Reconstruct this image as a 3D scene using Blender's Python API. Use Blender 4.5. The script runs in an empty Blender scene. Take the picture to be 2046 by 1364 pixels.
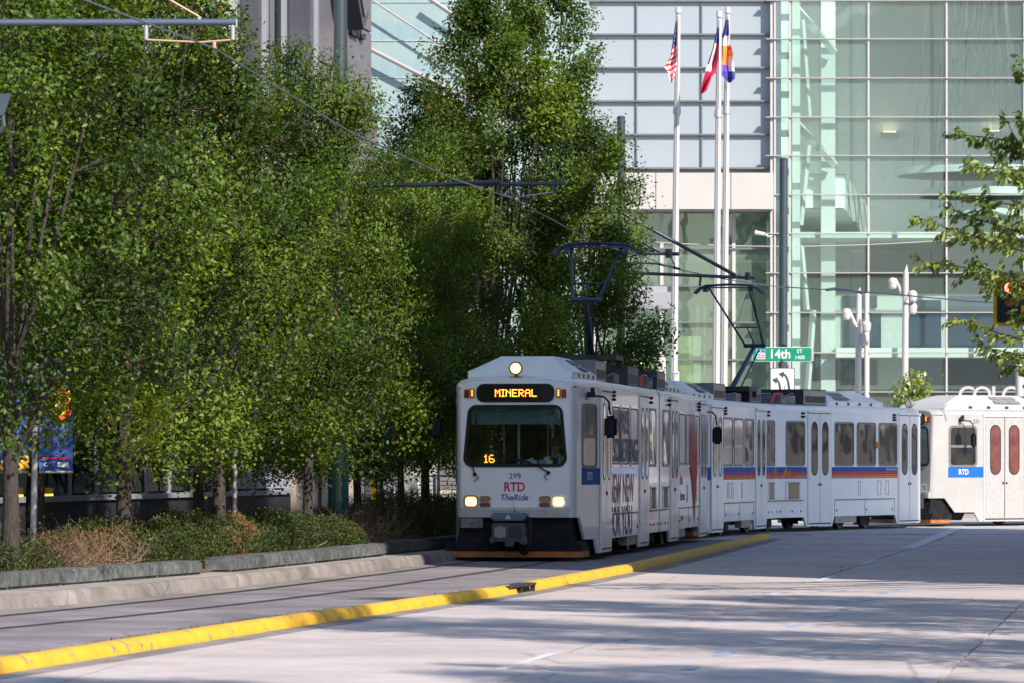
import bpy, bmesh, math, random
import numpy as np
from mathutils import Matrix, Vector, noise
R = math.radians
SC = bpy.context.scene
COL = SC.collection

# ------------------------------------------------------------------ camera, sky, sun
CH, FPX = 1.7236, 9382.0
cam_d = bpy.data.cameras.new('camera'); cam = bpy.data.objects.new('camera', cam_d); COL.objects.link(cam)
cam.location = (0, 0, CH); cam.rotation_euler = (R(90), 0, 0)
cam_d.sensor_width = 36; cam_d.lens = FPX / 2046 * 36
cam_d.shift_y = (927 - 682) / 2046
cam_d.clip_start = .5; cam_d.clip_end = 3000
cam_d.dof.use_dof = True; cam_d.dof.focus_distance = 88; cam_d.dof.aperture_fstop = 6.3
SC.camera = cam
SUN_EL, SUN_AZ = R(35), R(35)          # azimuth measured from straight behind the camera towards the right
sdir = Vector((math.sin(SUN_AZ) * math.cos(SUN_EL), -math.cos(SUN_AZ) * math.cos(SUN_EL), math.sin(SUN_EL)))
w = bpy.data.worlds.new('World'); SC.world = w; w.use_nodes = True
wn = w.node_tree; wn.nodes.clear()
sky = wn.nodes.new('ShaderNodeTexSky'); sky.sky_type = 'NISHITA'; sky.sun_disc = False
sky.ozone_density = 5; sky.air_density = 1.2; sky.sun_elevation = SUN_EL; sky.sun_rotation = math.atan2(sdir.x, sdir.y)
bg = wn.nodes.new('ShaderNodeBackground'); bg.inputs[1].default_value = .115
wo = wn.nodes.new('ShaderNodeOutputWorld')
wn.links.new(sky.outputs[0], bg.inputs[0]); wn.links.new(bg.outputs[0], wo.inputs[0])
sun_d = bpy.data.lights.new('sun', 'SUN'); sun_d.energy = 4.7; sun_d.angle = R(.6); sun_d.color = (1, .925, .83)
sun = bpy.data.objects.new('sun', sun_d); COL.objects.link(sun)
sun.rotation_euler = (-sdir).to_track_quat('-Z', 'Y').to_euler()
SC.view_settings.view_transform = 'Standard'; SC.view_settings.look = 'None'
SC.view_settings.gamma = 1; SC.view_settings.use_curve_mapping = False
SC.view_settings.exposure = .8

def P(px, py, Y):
    return Vector(((px - 1023) / FPX * Y, Y, CH + (927 - py) / FPX * Y))
def PX(px, Y): return (px - 1023) / FPX * Y
def PZ(py, Y): return CH + (927 - py) / FPX * Y

# ------------------------------------------------------------------ materials
MATS = {}
def mat(name, col, rough=.5, metal=0, var=0, scale=3, bump=0, bscale=40, spec=.5, coat=0, emis=None, estr=1, stretch=None, var2=None, dist=.01):
    if name in MATS: return MATS[name]
    m = bpy.data.materials.new(name); m.use_nodes = True; nt = m.node_tree; N = nt.nodes; L = nt.links
    b = N['Principled BSDF']
    b.inputs['Base Color'].default_value = (*col, 1); b.inputs['Roughness'].default_value = rough
    b.inputs['Metallic'].default_value = metal; b.inputs['Specular IOR Level'].default_value = spec
    b.inputs['Coat Weight'].default_value = coat; b.inputs['Coat Roughness'].default_value = .05
    if emis: b.inputs['Emission Color'].default_value = (*emis, 1); b.inputs['Emission Strength'].default_value = estr
    tc = N.new('ShaderNodeTexCoord'); mp = N.new('ShaderNodeMapping'); L.new(tc.outputs['Object'], mp.inputs[0])
    if stretch: mp.inputs['Scale'].default_value = stretch
    if var or var2:
        n = N.new('ShaderNodeTexNoise'); n.inputs['Scale'].default_value = scale; n.inputs['Detail'].default_value = 6; n.inputs['Roughness'].default_value = .62
        L.new(mp.outputs[0], n.inputs['Vector'])
        r = N.new('ShaderNodeValToRGB'); r.color_ramp.elements[0].position = .3; r.color_ramp.elements[1].position = .7
        lo = var2 if var2 else tuple(c * (1 - var) for c in col)
        hi = col if var2 else tuple(min(1, c * (1 + var)) for c in col)
        r.color_ramp.elements[0].color = (*lo, 1); r.color_ramp.elements[1].color = (*hi, 1)
        L.new(n.outputs[0], r.inputs[0]); L.new(r.outputs[0], b.inputs['Base Color'])
        mr = N.new('ShaderNodeMapRange'); mr.inputs[3].default_value = min(1, rough * 1.25 + .02); mr.inputs[4].default_value = rough * .8
        L.new(n.outputs[0], mr.inputs[0]); L.new(mr.outputs[0], b.inputs['Roughness'])
    if bump:
        n2 = N.new('ShaderNodeTexNoise'); n2.inputs['Scale'].default_value = bscale; n2.inputs['Detail'].default_value = 0 if ('glass' in name or 'pane' in name) else 4
        L.new(mp.outputs[0], n2.inputs['Vector'])
        bp = N.new('ShaderNodeBump'); bp.inputs['Strength'].default_value = bump; bp.inputs['Distance'].default_value = dist
        L.new(n2.outputs[0], bp.inputs['Height']); L.new(bp.outputs[0], b.inputs['Normal'])
    MATS[name] = m; return m

def glassmat(name, tint, refl=.9, rough=.02, ripple=0, opac=0, opcol=(.5, .5, .5), minr=.04, maxr=.9):
    m = bpy.data.materials.new(name); m.use_nodes = True; nt = m.node_tree; N = nt.nodes; L = nt.links; N.clear()
    out = N.new('ShaderNodeOutputMaterial'); tr = N.new('ShaderNodeBsdfTransparent'); tr.inputs[0].default_value = (*tint, 1)
    gl = N.new('ShaderNodeBsdfGlossy'); gl.inputs['Roughness'].default_value = rough; gl.inputs[0].default_value = (refl, refl, refl, 1)
    fr = N.new('ShaderNodeLayerWeight'); fr.inputs[0].default_value = .12
    mr = N.new('ShaderNodeMapRange'); mr.inputs[3].default_value = minr; mr.inputs[4].default_value = maxr
    L.new(fr.outputs['Fresnel'], mr.inputs[0])
    mx = N.new('ShaderNodeMixShader')
    base = tr
    if opac:
        df = N.new('ShaderNodeBsdfDiffuse'); df.inputs[0].default_value = (*opcol, 1)
        m0 = N.new('ShaderNodeMixShader'); m0.inputs[0].default_value = opac; L.new(tr.outputs[0], m0.inputs[1]); L.new(df.outputs[0], m0.inputs[2]); base = m0
    L.new(mr.outputs[0], mx.inputs[0]); L.new(base.outputs[0], mx.inputs[1]); L.new(gl.outputs[0], mx.inputs[2]); L.new(mx.outputs[0], out.inputs[0])
    if ripple:
        tc = N.new('ShaderNodeTexCoord'); n2 = N.new('ShaderNodeTexNoise'); n2.inputs['Scale'].default_value = .5; n2.inputs['Detail'].default_value = 2
        L.new(tc.outputs['Object'], n2.inputs['Vector'])
        bp = N.new('ShaderNodeBump'); bp.inputs['Strength'].default_value = ripple; bp.inputs['Distance'].default_value = .08
        L.new(n2.outputs[0], bp.inputs['Height']); L.new(bp.outputs[0], gl.inputs['Normal'])
    MATS[name] = m; return m

def leafmat(name, stops, trans=.35, gloss=.12):
    m = bpy.data.materials.new(name); m.use_nodes = True; nt = m.node_tree; N = nt.nodes; L = nt.links; N.clear()
    out = N.new('ShaderNodeOutputMaterial'); at = N.new('ShaderNodeAttribute'); at.attribute_name = 'tint'
    r = N.new('ShaderNodeValToRGB'); el = r.color_ramp.elements
    while len(el) < len(stops): el.new(.5)
    for e, (p, c) in zip(el, stops): e.position = p; e.color = (*c, 1)
    L.new(at.outputs['Fac'], r.inputs[0])
    df = N.new('ShaderNodeBsdfDiffuse'); tl = N.new('ShaderNodeBsdfTranslucent'); gl = N.new('ShaderNodeBsdfGlossy'); gl.inputs['Roughness'].default_value = .5
    gl.inputs[0].default_value = (.8, .85, .8, 1)
    hs = N.new('ShaderNodeHueSaturation'); hs.inputs['Hue'].default_value = .48; hs.inputs['Saturation'].default_value = 1.15; hs.inputs['Value'].default_value = 1.5
    L.new(r.outputs[0], df.inputs[0]); L.new(r.outputs[0], hs.inputs['Color']); L.new(hs.outputs[0], tl.inputs[0])
    m1 = N.new('ShaderNodeMixShader'); m1.inputs[0].default_value = trans; L.new(df.outputs[0], m1.inputs[1]); L.new(tl.outputs[0], m1.inputs[2])
    m2 = N.new('ShaderNodeMixShader'); m2.inputs[0].default_value = gloss; L.new(m1.outputs[0], m2.inputs[1]); L.new(gl.outputs[0], m2.inputs[2])
    L.new(m2.outputs[0], out.inputs[0]); MATS[name] = m; return m

white_paint = mat('white_paint', (.83, .83, .85), .38, var2=(.75, .74, .76), scale=1.3, coat=.2, spec=.4, bump=.03, bscale=2)
sun_dimmed_paint = mat('sun_dimmed_white', (.37, .36, .355), .45, var2=(.31, .3, .295), scale=1.1, spec=.3)  # white tram paint darkened in the colour so full sun stays below white
sun_dimmed_door = mat('sun_dimmed_door_white', (.365, .355, .35), .45, var2=(.305, .295, .288), scale=2, spec=.3, stretch=(3, 3, .6))  # door white darkened likewise for the tram in direct sun
white_door = mat('door_paint', (.77, .77, .79), .36, var2=(.68, .67, .68), scale=3, coat=.2, spec=.4, stretch=(3, 3, .6))
wrap_film = mat('wrap_film', (.7, .7, .71), .12, var2=(.62, .62, .64), scale=2, coat=1, bump=.12, bscale=3, dist=.03)
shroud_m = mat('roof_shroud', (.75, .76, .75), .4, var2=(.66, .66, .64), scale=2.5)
roof_m = mat('roof_paint', (.5, .5, .5), .6, var2=(.3, .3, .3), scale=3)
black_rub = mat('black_rubber', (.015, .015, .018), .6, spec=.25, var=.3, scale=8)
apron_m = mat('apron_black', (.012, .012, .014), .8, spec=.15, var=.5, scale=6, bump=.4, bscale=3, dist=.05)
dark_glass = mat('dark_glass', (.012, .014, .018), .04, spec=.55, var=.2, scale=2, bump=.22, bscale=1.4, dist=.06)
film_pane = mat('film_pane', (.46, .44, .45), .3, var=.1, scale=2, coat=.15, spec=.3, bump=.1, bscale=2, dist=.03)
red_reflection_pane = mat('red_reflection_pane', (.13, .045, .042), .12, var=.45, scale=1.8, spec=.3)  # red reflection painted into the door glass colour
grey_frame = mat('grey_frame', (.13, .13, .14), .45, var=.15)
blue_m = mat('blue_band', (.012, .1, .36), .6, spec=.12, var=.06)
red_m = mat('red_band', (.62, .045, .05), .6, spec=.12, var=.06)
orange_m = mat('orange_band', (.75, .13, .03), .6, spec=.12, var=.06)
amber_m = mat('amber_band', (.8, .28, .03), .6, spec=.12, var=.06)
dark_metal = mat('dark_metal', (.045, .047, .05), .5, .5, var=.4, scale=7)
under_m = mat('underframe', (.02, .018, .018), .75, var=.4, scale=5)
wheel_m = mat('wheel_steel', (.12, .1, .09), .45, .7, var=.3)
brown_m = mat('tan_vent', (.36, .25, .13), .6, var=.15, scale=12)
rubber_joint = mat('gangway_bellows', (.03, .03, .033), .7, var=.2)
rust_m = mat('orange_rust', (.42, .15, .03), .6, var2=(.22, .07, .02), scale=6)
chrome = mat('chrome', (.6, .6, .62), .15, 1)
lamp_on = mat('lamp_lit', (1, .85, .5), .3, emis=(1, .5, .16), estr=1.5)
lamp_core = mat('lamp_core', (1, .9, .7), .3, emis=(1, .8, .45), estr=5)
lamp_off = mat('lamp_lens', (.6, .6, .58), .1, var=.2, scale=20)
amber_lens = mat('amber_lens', (.5, .16, .02), .2, var=.2, scale=30)
red_lens = mat('red_lens', (.28, .01, .02), .2, var=.2, scale=30)
amber_lit = mat('amber_lit', (.8, .25, .03), .2, emis=(1, .3, .03), estr=2.5)
red_lit = mat('red_lit', (.8, .05, .03), .2, emis=(1, .1, .04), estr=3)
led_m = mat('led_amber', (1, .5, .1), .4, emis=(1, .33, .03), estr=2.6)
ink_dark = mat('ink_dark', (.05, .06, .09), .7, spec=.1)
ink_red = mat('ink_red', (.55, .03, .06), .7, spec=.1)
ink_blue = mat('ink_blue', (.03, .07, .28), .7, spec=.1)
ink_white = mat('ink_white', (.56, .56, .57), .7, spec=.1)
ink_grey = mat('ink_grey', (.3, .29, .31), .7, spec=.1, var=.2, scale=2)
ink_pink = mat('ink_pink', (.72, .36, .33), .7, spec=.1, var=.15, scale=2)
ink_faint = mat('ink_faint', (.36, .33, .36), .7, spec=.1, var=.15)
box_grey = mat('equipment_grey', (.22, .22, .22), .6, var2=(.13, .13, .13), scale=4)
box_black = mat('equipment_black', (.025, .025, .028), .6, var=.4, scale=4)
box_beige = mat('equipment_beige', (.36, .31, .27), .6, var=.2, scale=5)
cable_blue = mat('cable_blue', (.03, .06, .14), .4)
cable_red = mat('cable_red', (.6, .05, .02), .4)
panto_m = mat('pantograph_paint', (.03, .045, .09), .4, .3, var=.3)
cab_dark = mat('cab_dark', (.035, .028, .028), .7, var=.3)
visor_m = mat('visor_blind', (.06, .14, .17), .6, var=.1)
post_m = mat('cab_post', (.35, .36, .38), .4, .6)
wind_glass = glassmat('windshield_glass', (.9, .92, .92), .7, .01, minr=.05)

def concrete(name, c, c2, sc=1.2, bump=.3, tone=.12, stain=.35):
    m = mat(name, c, .85, var2=c2, scale=sc, bump=bump, bscale=60, spec=.3, dist=.006); nt = m.node_tree; N = nt.nodes; L = nt.links; b = N['Principled BSDF']
    geo = N.new('ShaderNodeNewGeometry'); mp = next(n for n in N if n.type == 'MAPPING'); L.new(geo.outputs['Position'], mp.inputs[0])
    src = b.inputs['Base Color'].links[0].from_socket
    n1 = N.new('ShaderNodeTexNoise'); n1.inputs['Scale'].default_value = .55; n1.inputs['Detail'].default_value = 9; n1.inputs['Roughness'].default_value = .72; n1.inputs['Distortion'].default_value = .6
    L.new(geo.outputs['Position'], n1.inputs['Vector'])
    r = N.new('ShaderNodeMapRange'); r.inputs[1].default_value = .42; r.inputs[2].default_value = .62; r.inputs[3].default_value = 1 - stain; r.inputs[4].default_value = 1; L.new(n1.outputs[0], r.inputs[0])
    oi = N.new('ShaderNodeObjectInfo'); r2 = N.new('ShaderNodeMapRange'); r2.inputs[3].default_value = 1 - tone; r2.inputs[4].default_value = 1 + tone * .4; L.new(oi.outputs['Random'], r2.inputs[0])
    mu = N.new('ShaderNodeMath'); mu.operation = 'MULTIPLY'; L.new(r.outputs[0], mu.inputs[0]); L.new(r2.outputs[0], mu.inputs[1])
    # fine cracks
    vo = N.new('ShaderNodeTexVoronoi'); vo.feature = 'DISTANCE_TO_EDGE'; vo.inputs['Scale'].default_value = .33; nd = N.new('ShaderNodeMixRGB'); nd.inputs[0].default_value = .12; L.new(geo.outputs['Position'], nd.inputs[1]); L.new(n1.outputs['Color'], nd.inputs[2]); L.new(nd.outputs[0], vo.inputs['Vector'])
    rc = N.new('ShaderNodeMapRange'); rc.inputs[1].default_value = .0; rc.inputs[2].default_value = .007; rc.inputs[3].default_value = .62; rc.inputs[4].default_value = 1; L.new(vo.outputs['Distance'], rc.inputs[0])
    m3 = N.new('ShaderNodeMath'); m3.operation = 'MULTIPLY'; L.new(mu.outputs[0], m3.inputs[0]); L.new(rc.outputs[0], m3.inputs[1])
    mx = N.new('ShaderNodeVectorMath'); mx.operation = 'SCALE'; L.new(src, mx.inputs[0]); L.new(m3.outputs[0], mx.inputs['Scale']); L.new(mx.outputs[0], b.inputs['Base Color']); return m
slab_m = concrete('road_concrete', (.55, .475, .455), (.44, .38, .365), .9, tone=.1, stain=.16)
bed_m = concrete('track_bed_concrete', (.3, .265, .28), (.2, .175, .19), 1.1, tone=.1, stain=.3)
joint_m = mat('joint_dark', (.1, .09, .09), .9)
asph_m = concrete('asphalt', (.2, .19, .2), (.14, .13, .14), .7)
walk_m = concrete('sidewalk_concrete', (.4, .36, .33), (.3, .27, .25), 1.5)
kerb_m = concrete('kerb_concrete', (.33, .29, .27), (.2, .18, .165), 2.2, .5)
coping_m = concrete('coping_stone', (.19, .2, .2), (.045, .05, .05), 6, 1)
soil_m = mat('planter_soil', (.13, .09, .065), .95, var=.5, scale=8, bump=.8, bscale=25, dist=.03)
rail_m = mat('rail_steel', (.05, .045, .05), .45, .6, var=.3, scale=4)
paint_w = mat('road_paint_white', (.66, .66, .68), .7, var2=(.42, .4, .41), scale=12)
paint_b = mat('road_paint_blue', (.2, .32, .52), .7, var2=(.3, .36, .45), scale=12)

def yellowmat():
    m = mat('kerb_yellow', (.7, .4, .018), .65, var2=(.52, .29, .02), scale=3, bump=.3, bscale=30)
    nt = m.node_tree; N = nt.nodes; L = nt.links; b = N['Principled BSDF']
    src = b.inputs['Base Color'].links[0].from_socket
    tc = N.new('ShaderNodeTexCoord'); geo = N.new('ShaderNodeNewGeometry'); n = N.new('ShaderNodeTexNoise'); n.inputs['Scale'].default_value = 2.9; n.inputs['Detail'].default_value = 10; n.inputs['Roughness'].default_value = .7
    L.new(geo.outputs['Position'], n.inputs['Vector'])
    r = N.new('ShaderNodeValToRGB'); r.color_ramp.elements[0].position = .58; r.color_ramp.elements[1].position = .615
    L.new(n.outputs[0], r.inputs[0]); mx = N.new('ShaderNodeMixRGB'); L.new(r.outputs[0], mx.inputs[0]); L.new(src, mx.inputs[1]); mx.inputs[2].default_value = (.22, .17, .14, 1)
    L.new(mx.outputs[0], b.inputs['Base Color']); return m
yellow_m = yellowmat()

# ------------------------------------------------------------------ mesh helpers
class B:
    def __init__(s): s.v = []; s.f = []
    def add(s, vs, fs):
        o = len(s.v); s.v += [tuple(v) for v in vs]; s.f += [tuple(i + o for i in f) for f in fs]; return s
    def box(s, c, d, M=None):
        x, y, z = d[0] / 2, d[1] / 2, d[2] / 2
        vs = [Vector((c[0] + a * x, c[1] + b_ * y, c[2] + e * z)) for a in (-1, 1) for b_ in (-1, 1) for e in (-1, 1)]
        if M: vs = [M @ v for v in vs]
        return s.add(vs, [(0, 1, 3, 2), (4, 6, 7, 5), (0, 4, 5, 1), (2, 3, 7, 6), (0, 2, 6, 4), (1, 5, 7, 3)])
    def bb(s, x0, x1, y0, y1, z0, z1): return s.box(((x0 + x1) / 2, (y0 + y1) / 2, (z0 + z1) / 2), (x1 - x0, y1 - y0, z1 - z0))
    def cyl(s, a, b, r0, r1=None, n=10, caps=True):
        a, b = Vector(a), Vector(b); r1 = r0 if r1 is None else r1; d = (b - a).normalized()
        u = d.cross(Vector((0, 0, 1))) if abs(d.z) < .95 else d.cross(Vector((1, 0, 0))); u.normalize(); w_ = d.cross(u)
        vs = []
        for p, r in ((a, r0), (b, r1)):
            for i in range(n):
                t = 2 * math.pi * i / n; vs.append(p + u * (r * math.cos(t)) + w_ * (r * math.sin(t)))
        fs = [(i, (i + 1) % n, n + (i + 1) % n, n + i) for i in range(n)]
        if caps: fs += [tuple(range(n - 1, -1, -1)), tuple(range(n, 2 * n))]
        return s.add(vs, fs)
    def tube(s, pts, r, n=6):
        for a, b in zip(pts[:-1], pts[1:]): s.cyl(a, b, r if not isinstance(r, (list, tuple)) else r[0], None, n, False)
        return s
    def prism(s, poly, z0, z1, M=None):
        n = len(poly); vs = [Vector((x, y, z0)) for x, y in poly] + [Vector((x, y, z1)) for x, y in poly]
        if M: vs = [M @ v for v in vs]
        return s.add(vs, [tuple(range(n - 1, -1, -1)), tuple(range(n, 2 * n))] + [(i, (i + 1) % n, n + (i + 1) % n, n + i) for i in range(n)])
    def ring(s, out, inn, z0, z1):
        n = len(out); vs = [(x, y, z) for z in (z0, z1) for pl in (out, inn) for x, y in pl]
        fs = []
        for i in range(n):
            j = (i + 1) % n
            fs += [(2 * n + i, 2 * n + j, 3 * n + j, 3 * n + i), (i, j, 2 * n + j, 2 * n + i), (n + j, n + i, 3 * n + i, 3 * n + j), (j, i, n + i, n + j)]
        return s.add(vs, fs)
    def loft(s, rings, close=False, capa=False, capb=False):
        n = len(rings[0]); vs = [p for r in rings for p in r]; fs = []
        for k in range(len(rings) - 1):
            for i in range(n if close else n - 1):
                j = (i + 1) % n; fs.append((k * n + i, k * n + j, (k + 1) * n + j, (k + 1) * n + i))
        if capa: fs.append(tuple(range(n - 1, -1, -1)))
        if capb: fs.append(tuple(range((len(rings) - 1) * n, len(rings) * n)))
        return s.add(vs, fs)
    def mesh(s, name, m, smooth=None, bevel=0):
        me = bpy.data.meshes.new(name); me.from_pydata(s.v, [], s.f)
        bm = bmesh.new(); bm.from_mesh(me)
        bmesh.ops.remove_doubles(bm, verts=bm.verts, dist=1e-5)
        bmesh.ops.recalc_face_normals(bm, faces=bm.faces)
        if bevel:
            try: bmesh.ops.bevel(bm, geom=[e for e in bm.edges if len(e.link_faces) == 2 and e.calc_face_angle() > .5], offset=bevel, segments=2, affect='EDGES', clamp_overlap=True)
            except Exception: pass
        bm.to_mesh(me); bm.free(); me.materials.append(m)
        if smooth:
            for p in me.polygons: p.use_smooth = True
            me.set_sharp_from_angle(angle=R(smooth))
        return me

def obj(name, b, m=None, parent=None, M=None, smooth=None, bevel=0):
    me = b if isinstance(b, bpy.types.Mesh) else b.mesh(name, m, smooth, bevel)
    o = bpy.data.objects.new(name, me); COL.objects.link(o)
    if parent: o.parent = parent
    if M is not None: o.matrix_basis = M
    return o
def tag(o, label, cat, group=None):
    o['label'] = label; o['category'] = cat
    if group: o['group'] = group
    return o
def thing(name, label, cat, loc=(0, 0, 0), rotz=0, group=None):
    o = bpy.data.objects.new(name, None); COL.objects.link(o); o.location = loc; o.rotation_euler = (0, 0, rotz); o.empty_display_size = .3
    return tag(o, label, cat, group)
def struct(name, b, m, M=None, **k):
    o = obj(name, b, m, None, M, **k); o['kind'] = 'structure'; return o
def dup(root, loc, rotz=0, label=None, scale=None):
    r = root.copy(); COL.objects.link(r); r.location = loc; r.rotation_euler = (0, 0, rotz)
    if scale: r.scale = scale
    if label: r['label'] = label
    for ch in list(root.children):
        c = ch.copy(); COL.objects.link(c); c.parent = r
        for g in ch.children:
            d = g.copy(); COL.objects.link(d); d.parent = c
    return r
def rrect(cx, cy, w_, h_, r, n=4, wt=None):
    wt = w_ if wt is None else wt; out = []
    for sx, sy, a0 in ((1, 1, 0), (-1, 1, 90), (-1, -1, 180), (1, -1, 270)):
        ww = wt if sy > 0 else w_
        for i in range(n + 1):
            a = R(a0 + 90 * i / n)
            out.append((cx + sx * (ww / 2 - r) + r * math.cos(a), cy + sy * (h_ / 2 - r) + r * math.sin(a)))
    return out
TC = {}
def text_mesh(s, size, m, shear=0, off=0, ext=.002, sx=1, align='CENTER'):
    k = (s, size, m.name, shear, off, ext, sx, align)
    if k in TC: return TC[k]
    cu = bpy.data.curves.new('lettering', 'FONT'); cu.body = s; cu.size = size; cu.shear = shear; cu.offset = off; cu.extrude = ext
    cu.align_x = align; cu.align_y = 'CENTER'; cu.resolution_u = 3
    o = bpy.data.objects.new('t', cu); COL.objects.link(o)
    dg = bpy.context.evaluated_depsgraph_get(); me = bpy.data.meshes.new_from_object(o.evaluated_get(dg))
    bpy.data.objects.remove(o); me.transform(Matrix.Diagonal((sx, 1, 1, 1))); me.materials.clear(); me.materials.append(m); me.name = 'lettering'
    TC[k] = me; return me
def lettering(s, size, m, parent, M, **k): return obj('lettering', text_mesh(s, size, m, **k), parent=parent, M=M)

FONT5 = {'M': '1000111011101011010110001100011000110001', 'I': '111001000100010001000100111', }
DOT = {
 'M': ['10001', '11011', '10101', '10101', '10001', '10001', '10001'], 'I': ['111', '010', '010', '010', '010', '010', '111'],
 'N': ['10001', '11001', '10101', '10011', '10001', '10001', '10001'], 'E': ['11111', '10000', '10000', '11110', '10000', '10000', '11111'],
 'R': ['11110', '10001', '10001', '11110', '10100', '10010', '10001'], 'A': ['01110', '10001', '10001', '11111', '10001', '10001', '10001'],
 'L': ['10000', '10000', '10000', '10000', '10000', '10000', '11111'], 'D': ['11110', '10001', '10001', '10001', '10001', '10001', '11110'],
 '1': ['010', '110', '010', '010', '010', '010', '111'], '6': ['01110', '10000', '10000', '11110', '10001', '10001', '01110'], ' ': ['00'] * 7}
def dots(s, h_, m, parent, M, name='led_text'):
    p = h_ / 7; W_ = sum(len(DOT[c][0]) + 1 for c in s) - 1; x = -W_ * p / 2; b = B()
    for c in s:
        for r_, row in enumerate(DOT[c]):
            for k, ch in enumerate(row):
                if ch == '1': b.box((x + (k + .5) * p, h_ / 2 - (r_ + .5) * p, .003), (p * .86, p * .86, .004))
        x += (len(DOT[c][0]) + 1) * p
    return obj(name, b, m, parent, M)
def pl_at(pts, Y):
    for (x0, y0), (x1, y1) in zip(pts[:-1], pts[1:]):
        if Y <= y1 or (x1, y1) == pts[-1]: return x0 + (x1 - x0) * (Y - y0) / (y1 - y0)

# ------------------------------------------------------------------ plan lines (metres)
TRACK = [(-12.5, 24), (-9.4, 36), (-6.9, 46), (-4.9, 54), (-3.9, 58.6), (-2.7, 65), (-.9, 76.6), (.05, 83.6), (1.68, 95.6), (3.3, 107.7), (4.3, 114), (5.6, 120.4), (7.9, 126.4), (10.9, 131.9), (15.6, 136.3), (20.9, 139.7), (27, 142.5), (40, 147)]
KERB = [(-13.4, 24), (-10.4, 36), (-7.75, 48), (-6.0, 55), (-4.87, 59.9), (-3.55, 67.6), (-2.61, 73.5), (-1.56, 80), (-.55, 87.5), (.55, 95.6), (2.0, 107.7), (2.6, 112)]
COPE = [(-10.6, 43), (-8.1, 51), (-6.34, 58.1), (-4.39, 66.7), (-4.1, 68), (-2.2, 80), (-1.09, 86.7), (.2, 96), (1.3, 104)]
YEL = [(-9.5, 18), (-6.0, 30), (-4.22, 38.7), (-3.5, 43), (-2.68, 48.1), (-1.52, 54.3), (-.02, 62.2), (2.0, 75.9), (3.59, 89.3), (5.94, 109.2)]
RKERB = [(1.6 + .14 * y, y) for y in (2, 60, 118)]
def smooth_line(pts, step):
    a = np.array(pts, float); t = np.r_[0, np.cumsum(np.hypot(*np.diff(a, axis=0).T))]
    n = max(2, int(t[-1] / step)); u = np.linspace(0, t[-1], n * 4)
    x = np.interp(u, t, a[:, 0]); y = np.interp(u, t, a[:, 1]); k = np.ones(9) / 9
    for _ in range(3):
        xs = np.convolve(np.pad(x, 4, 'edge'), k, 'valid'); ys = np.convolve(np.pad(y, 4, 'edge'), k, 'valid'); xs[0], ys[0], xs[-1], ys[-1] = x[0], y[0], x[-1], y[-1]; x, y = xs, ys
    t = np.r_[0, np.cumsum(np.hypot(np.diff(x), np.diff(y)))]; u = np.linspace(0, t[-1], n + 1)
    return [Vector((a_, b_)) for a_, b_ in zip(np.interp(u, t, x), np.interp(u, t, y))]

# ------------------------------------------------------------------ ground
struct('ground', B().bb(-400, 400, -200, 900, -.4, -.06), asph_m)
AL = math.atan(.14); ca, sa = math.cos(AL), math.sin(AL)
road = struct('road', B().bb(-16, 24, -6, 116, -.06, -.025), joint_m)
me_slab = {}
rng = random.Random(5)
for k in range(-6, 3):
    for j in range(28):
        d = -2 + j * 4.6
        x = 3.35 - .14 * 37 + 3.45 * (k + .5) * (1 / ca)
        if k not in me_slab: me_slab[k] = B().box((0, 0, 0), (3.43, 4.58, .06)).mesh('slab', slab_m, bevel=.006)
        c = Vector((x + .14 * d, d)); 
        if pl_at(KERB, max(24, min(112, d))) > c.x + 3: continue
        if d > 117: continue
        obj('slab', me_slab[k], parent=road, M=Matrix.Translation((c.x, c.y, -.03 + rng.uniform(-.002, .001))) @ Matrix.Rotation(-AL, 4, 'Z'))
struct('crossing_street', B().add([(-60, 116.5, -.012), (90, 116.5, -.012), (90, 152, -.012), (-60, 152, -.012)], [(0, 1, 2, 3)]), concrete('crossing_concrete', (.56, .52, .5), (.46, .43, .42), .6))
# left pavement (one sheet from kerb back to the hotel)
def strip(pl, pr, z, name, m, th=.25):
    b = B()
    for (a0, a1), (b0, b1) in zip(zip(pl[:-1], pl[1:]), zip(pr[:-1], pr[1:])):
        vs = [(a0[0], a0[1], z), (b0[0], b0[1], z), (b1[0], b1[1], z), (a1[0], a1[1], z)]
        b.add(vs + [(v[0], v[1], z - th) for v in vs], [(0, 1, 2, 3), (4, 7, 6, 5), (0, 4, 5, 1), (1, 5, 6, 2), (2, 6, 7, 3), (3, 7, 4, 0)])
    return struct(name, b, m)
ys = [24, 36, 48, 55, 59.9, 67.6, 73.5, 80, 87.5, 95.6, 107.7, 112]
strip([(-60, y) for y in ys], [(pl_at(KERB, y) - .18, y) for y in ys], .165, 'pavement', walk_m)
struct('plaza', B().bb(-60, -2.0, 112.01, 116.4, -.05, .16).bb(-60, 60, 152.01, 230, -.05, .15), walk_m)
ys2 = [43, 51, 58.1, 66.7, 73, 80, 86.7, 96, 104]
strip([(pl_at(COPE, y) - 2.3, y) for y in ys2], [(pl_at(COPE, y) - .2, y) for y in ys2], .215, 'planting_bed', soil_m, .04)
ysb = [24, 30, 36, 40, 44, 48, 52, 56, 60, 64, 68, 72, 76, 80, 84, 88, 92, 96, 100, 104, 108]
strip([(pl_at(KERB, y) + .3, y) for y in ysb], [(pl_at(YEL, y) - .25, y) for y in ysb], .003, 'track_bed', bed_m, .004)
strip([(RKERB[0][0] + .15, -6), (1.75 + .14 * 60, 60), (1.75 + .14 * 112, 112)], [(60, -6), (60, 60), (60, 112)], .16, 'far_pavement', walk_m)

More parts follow.
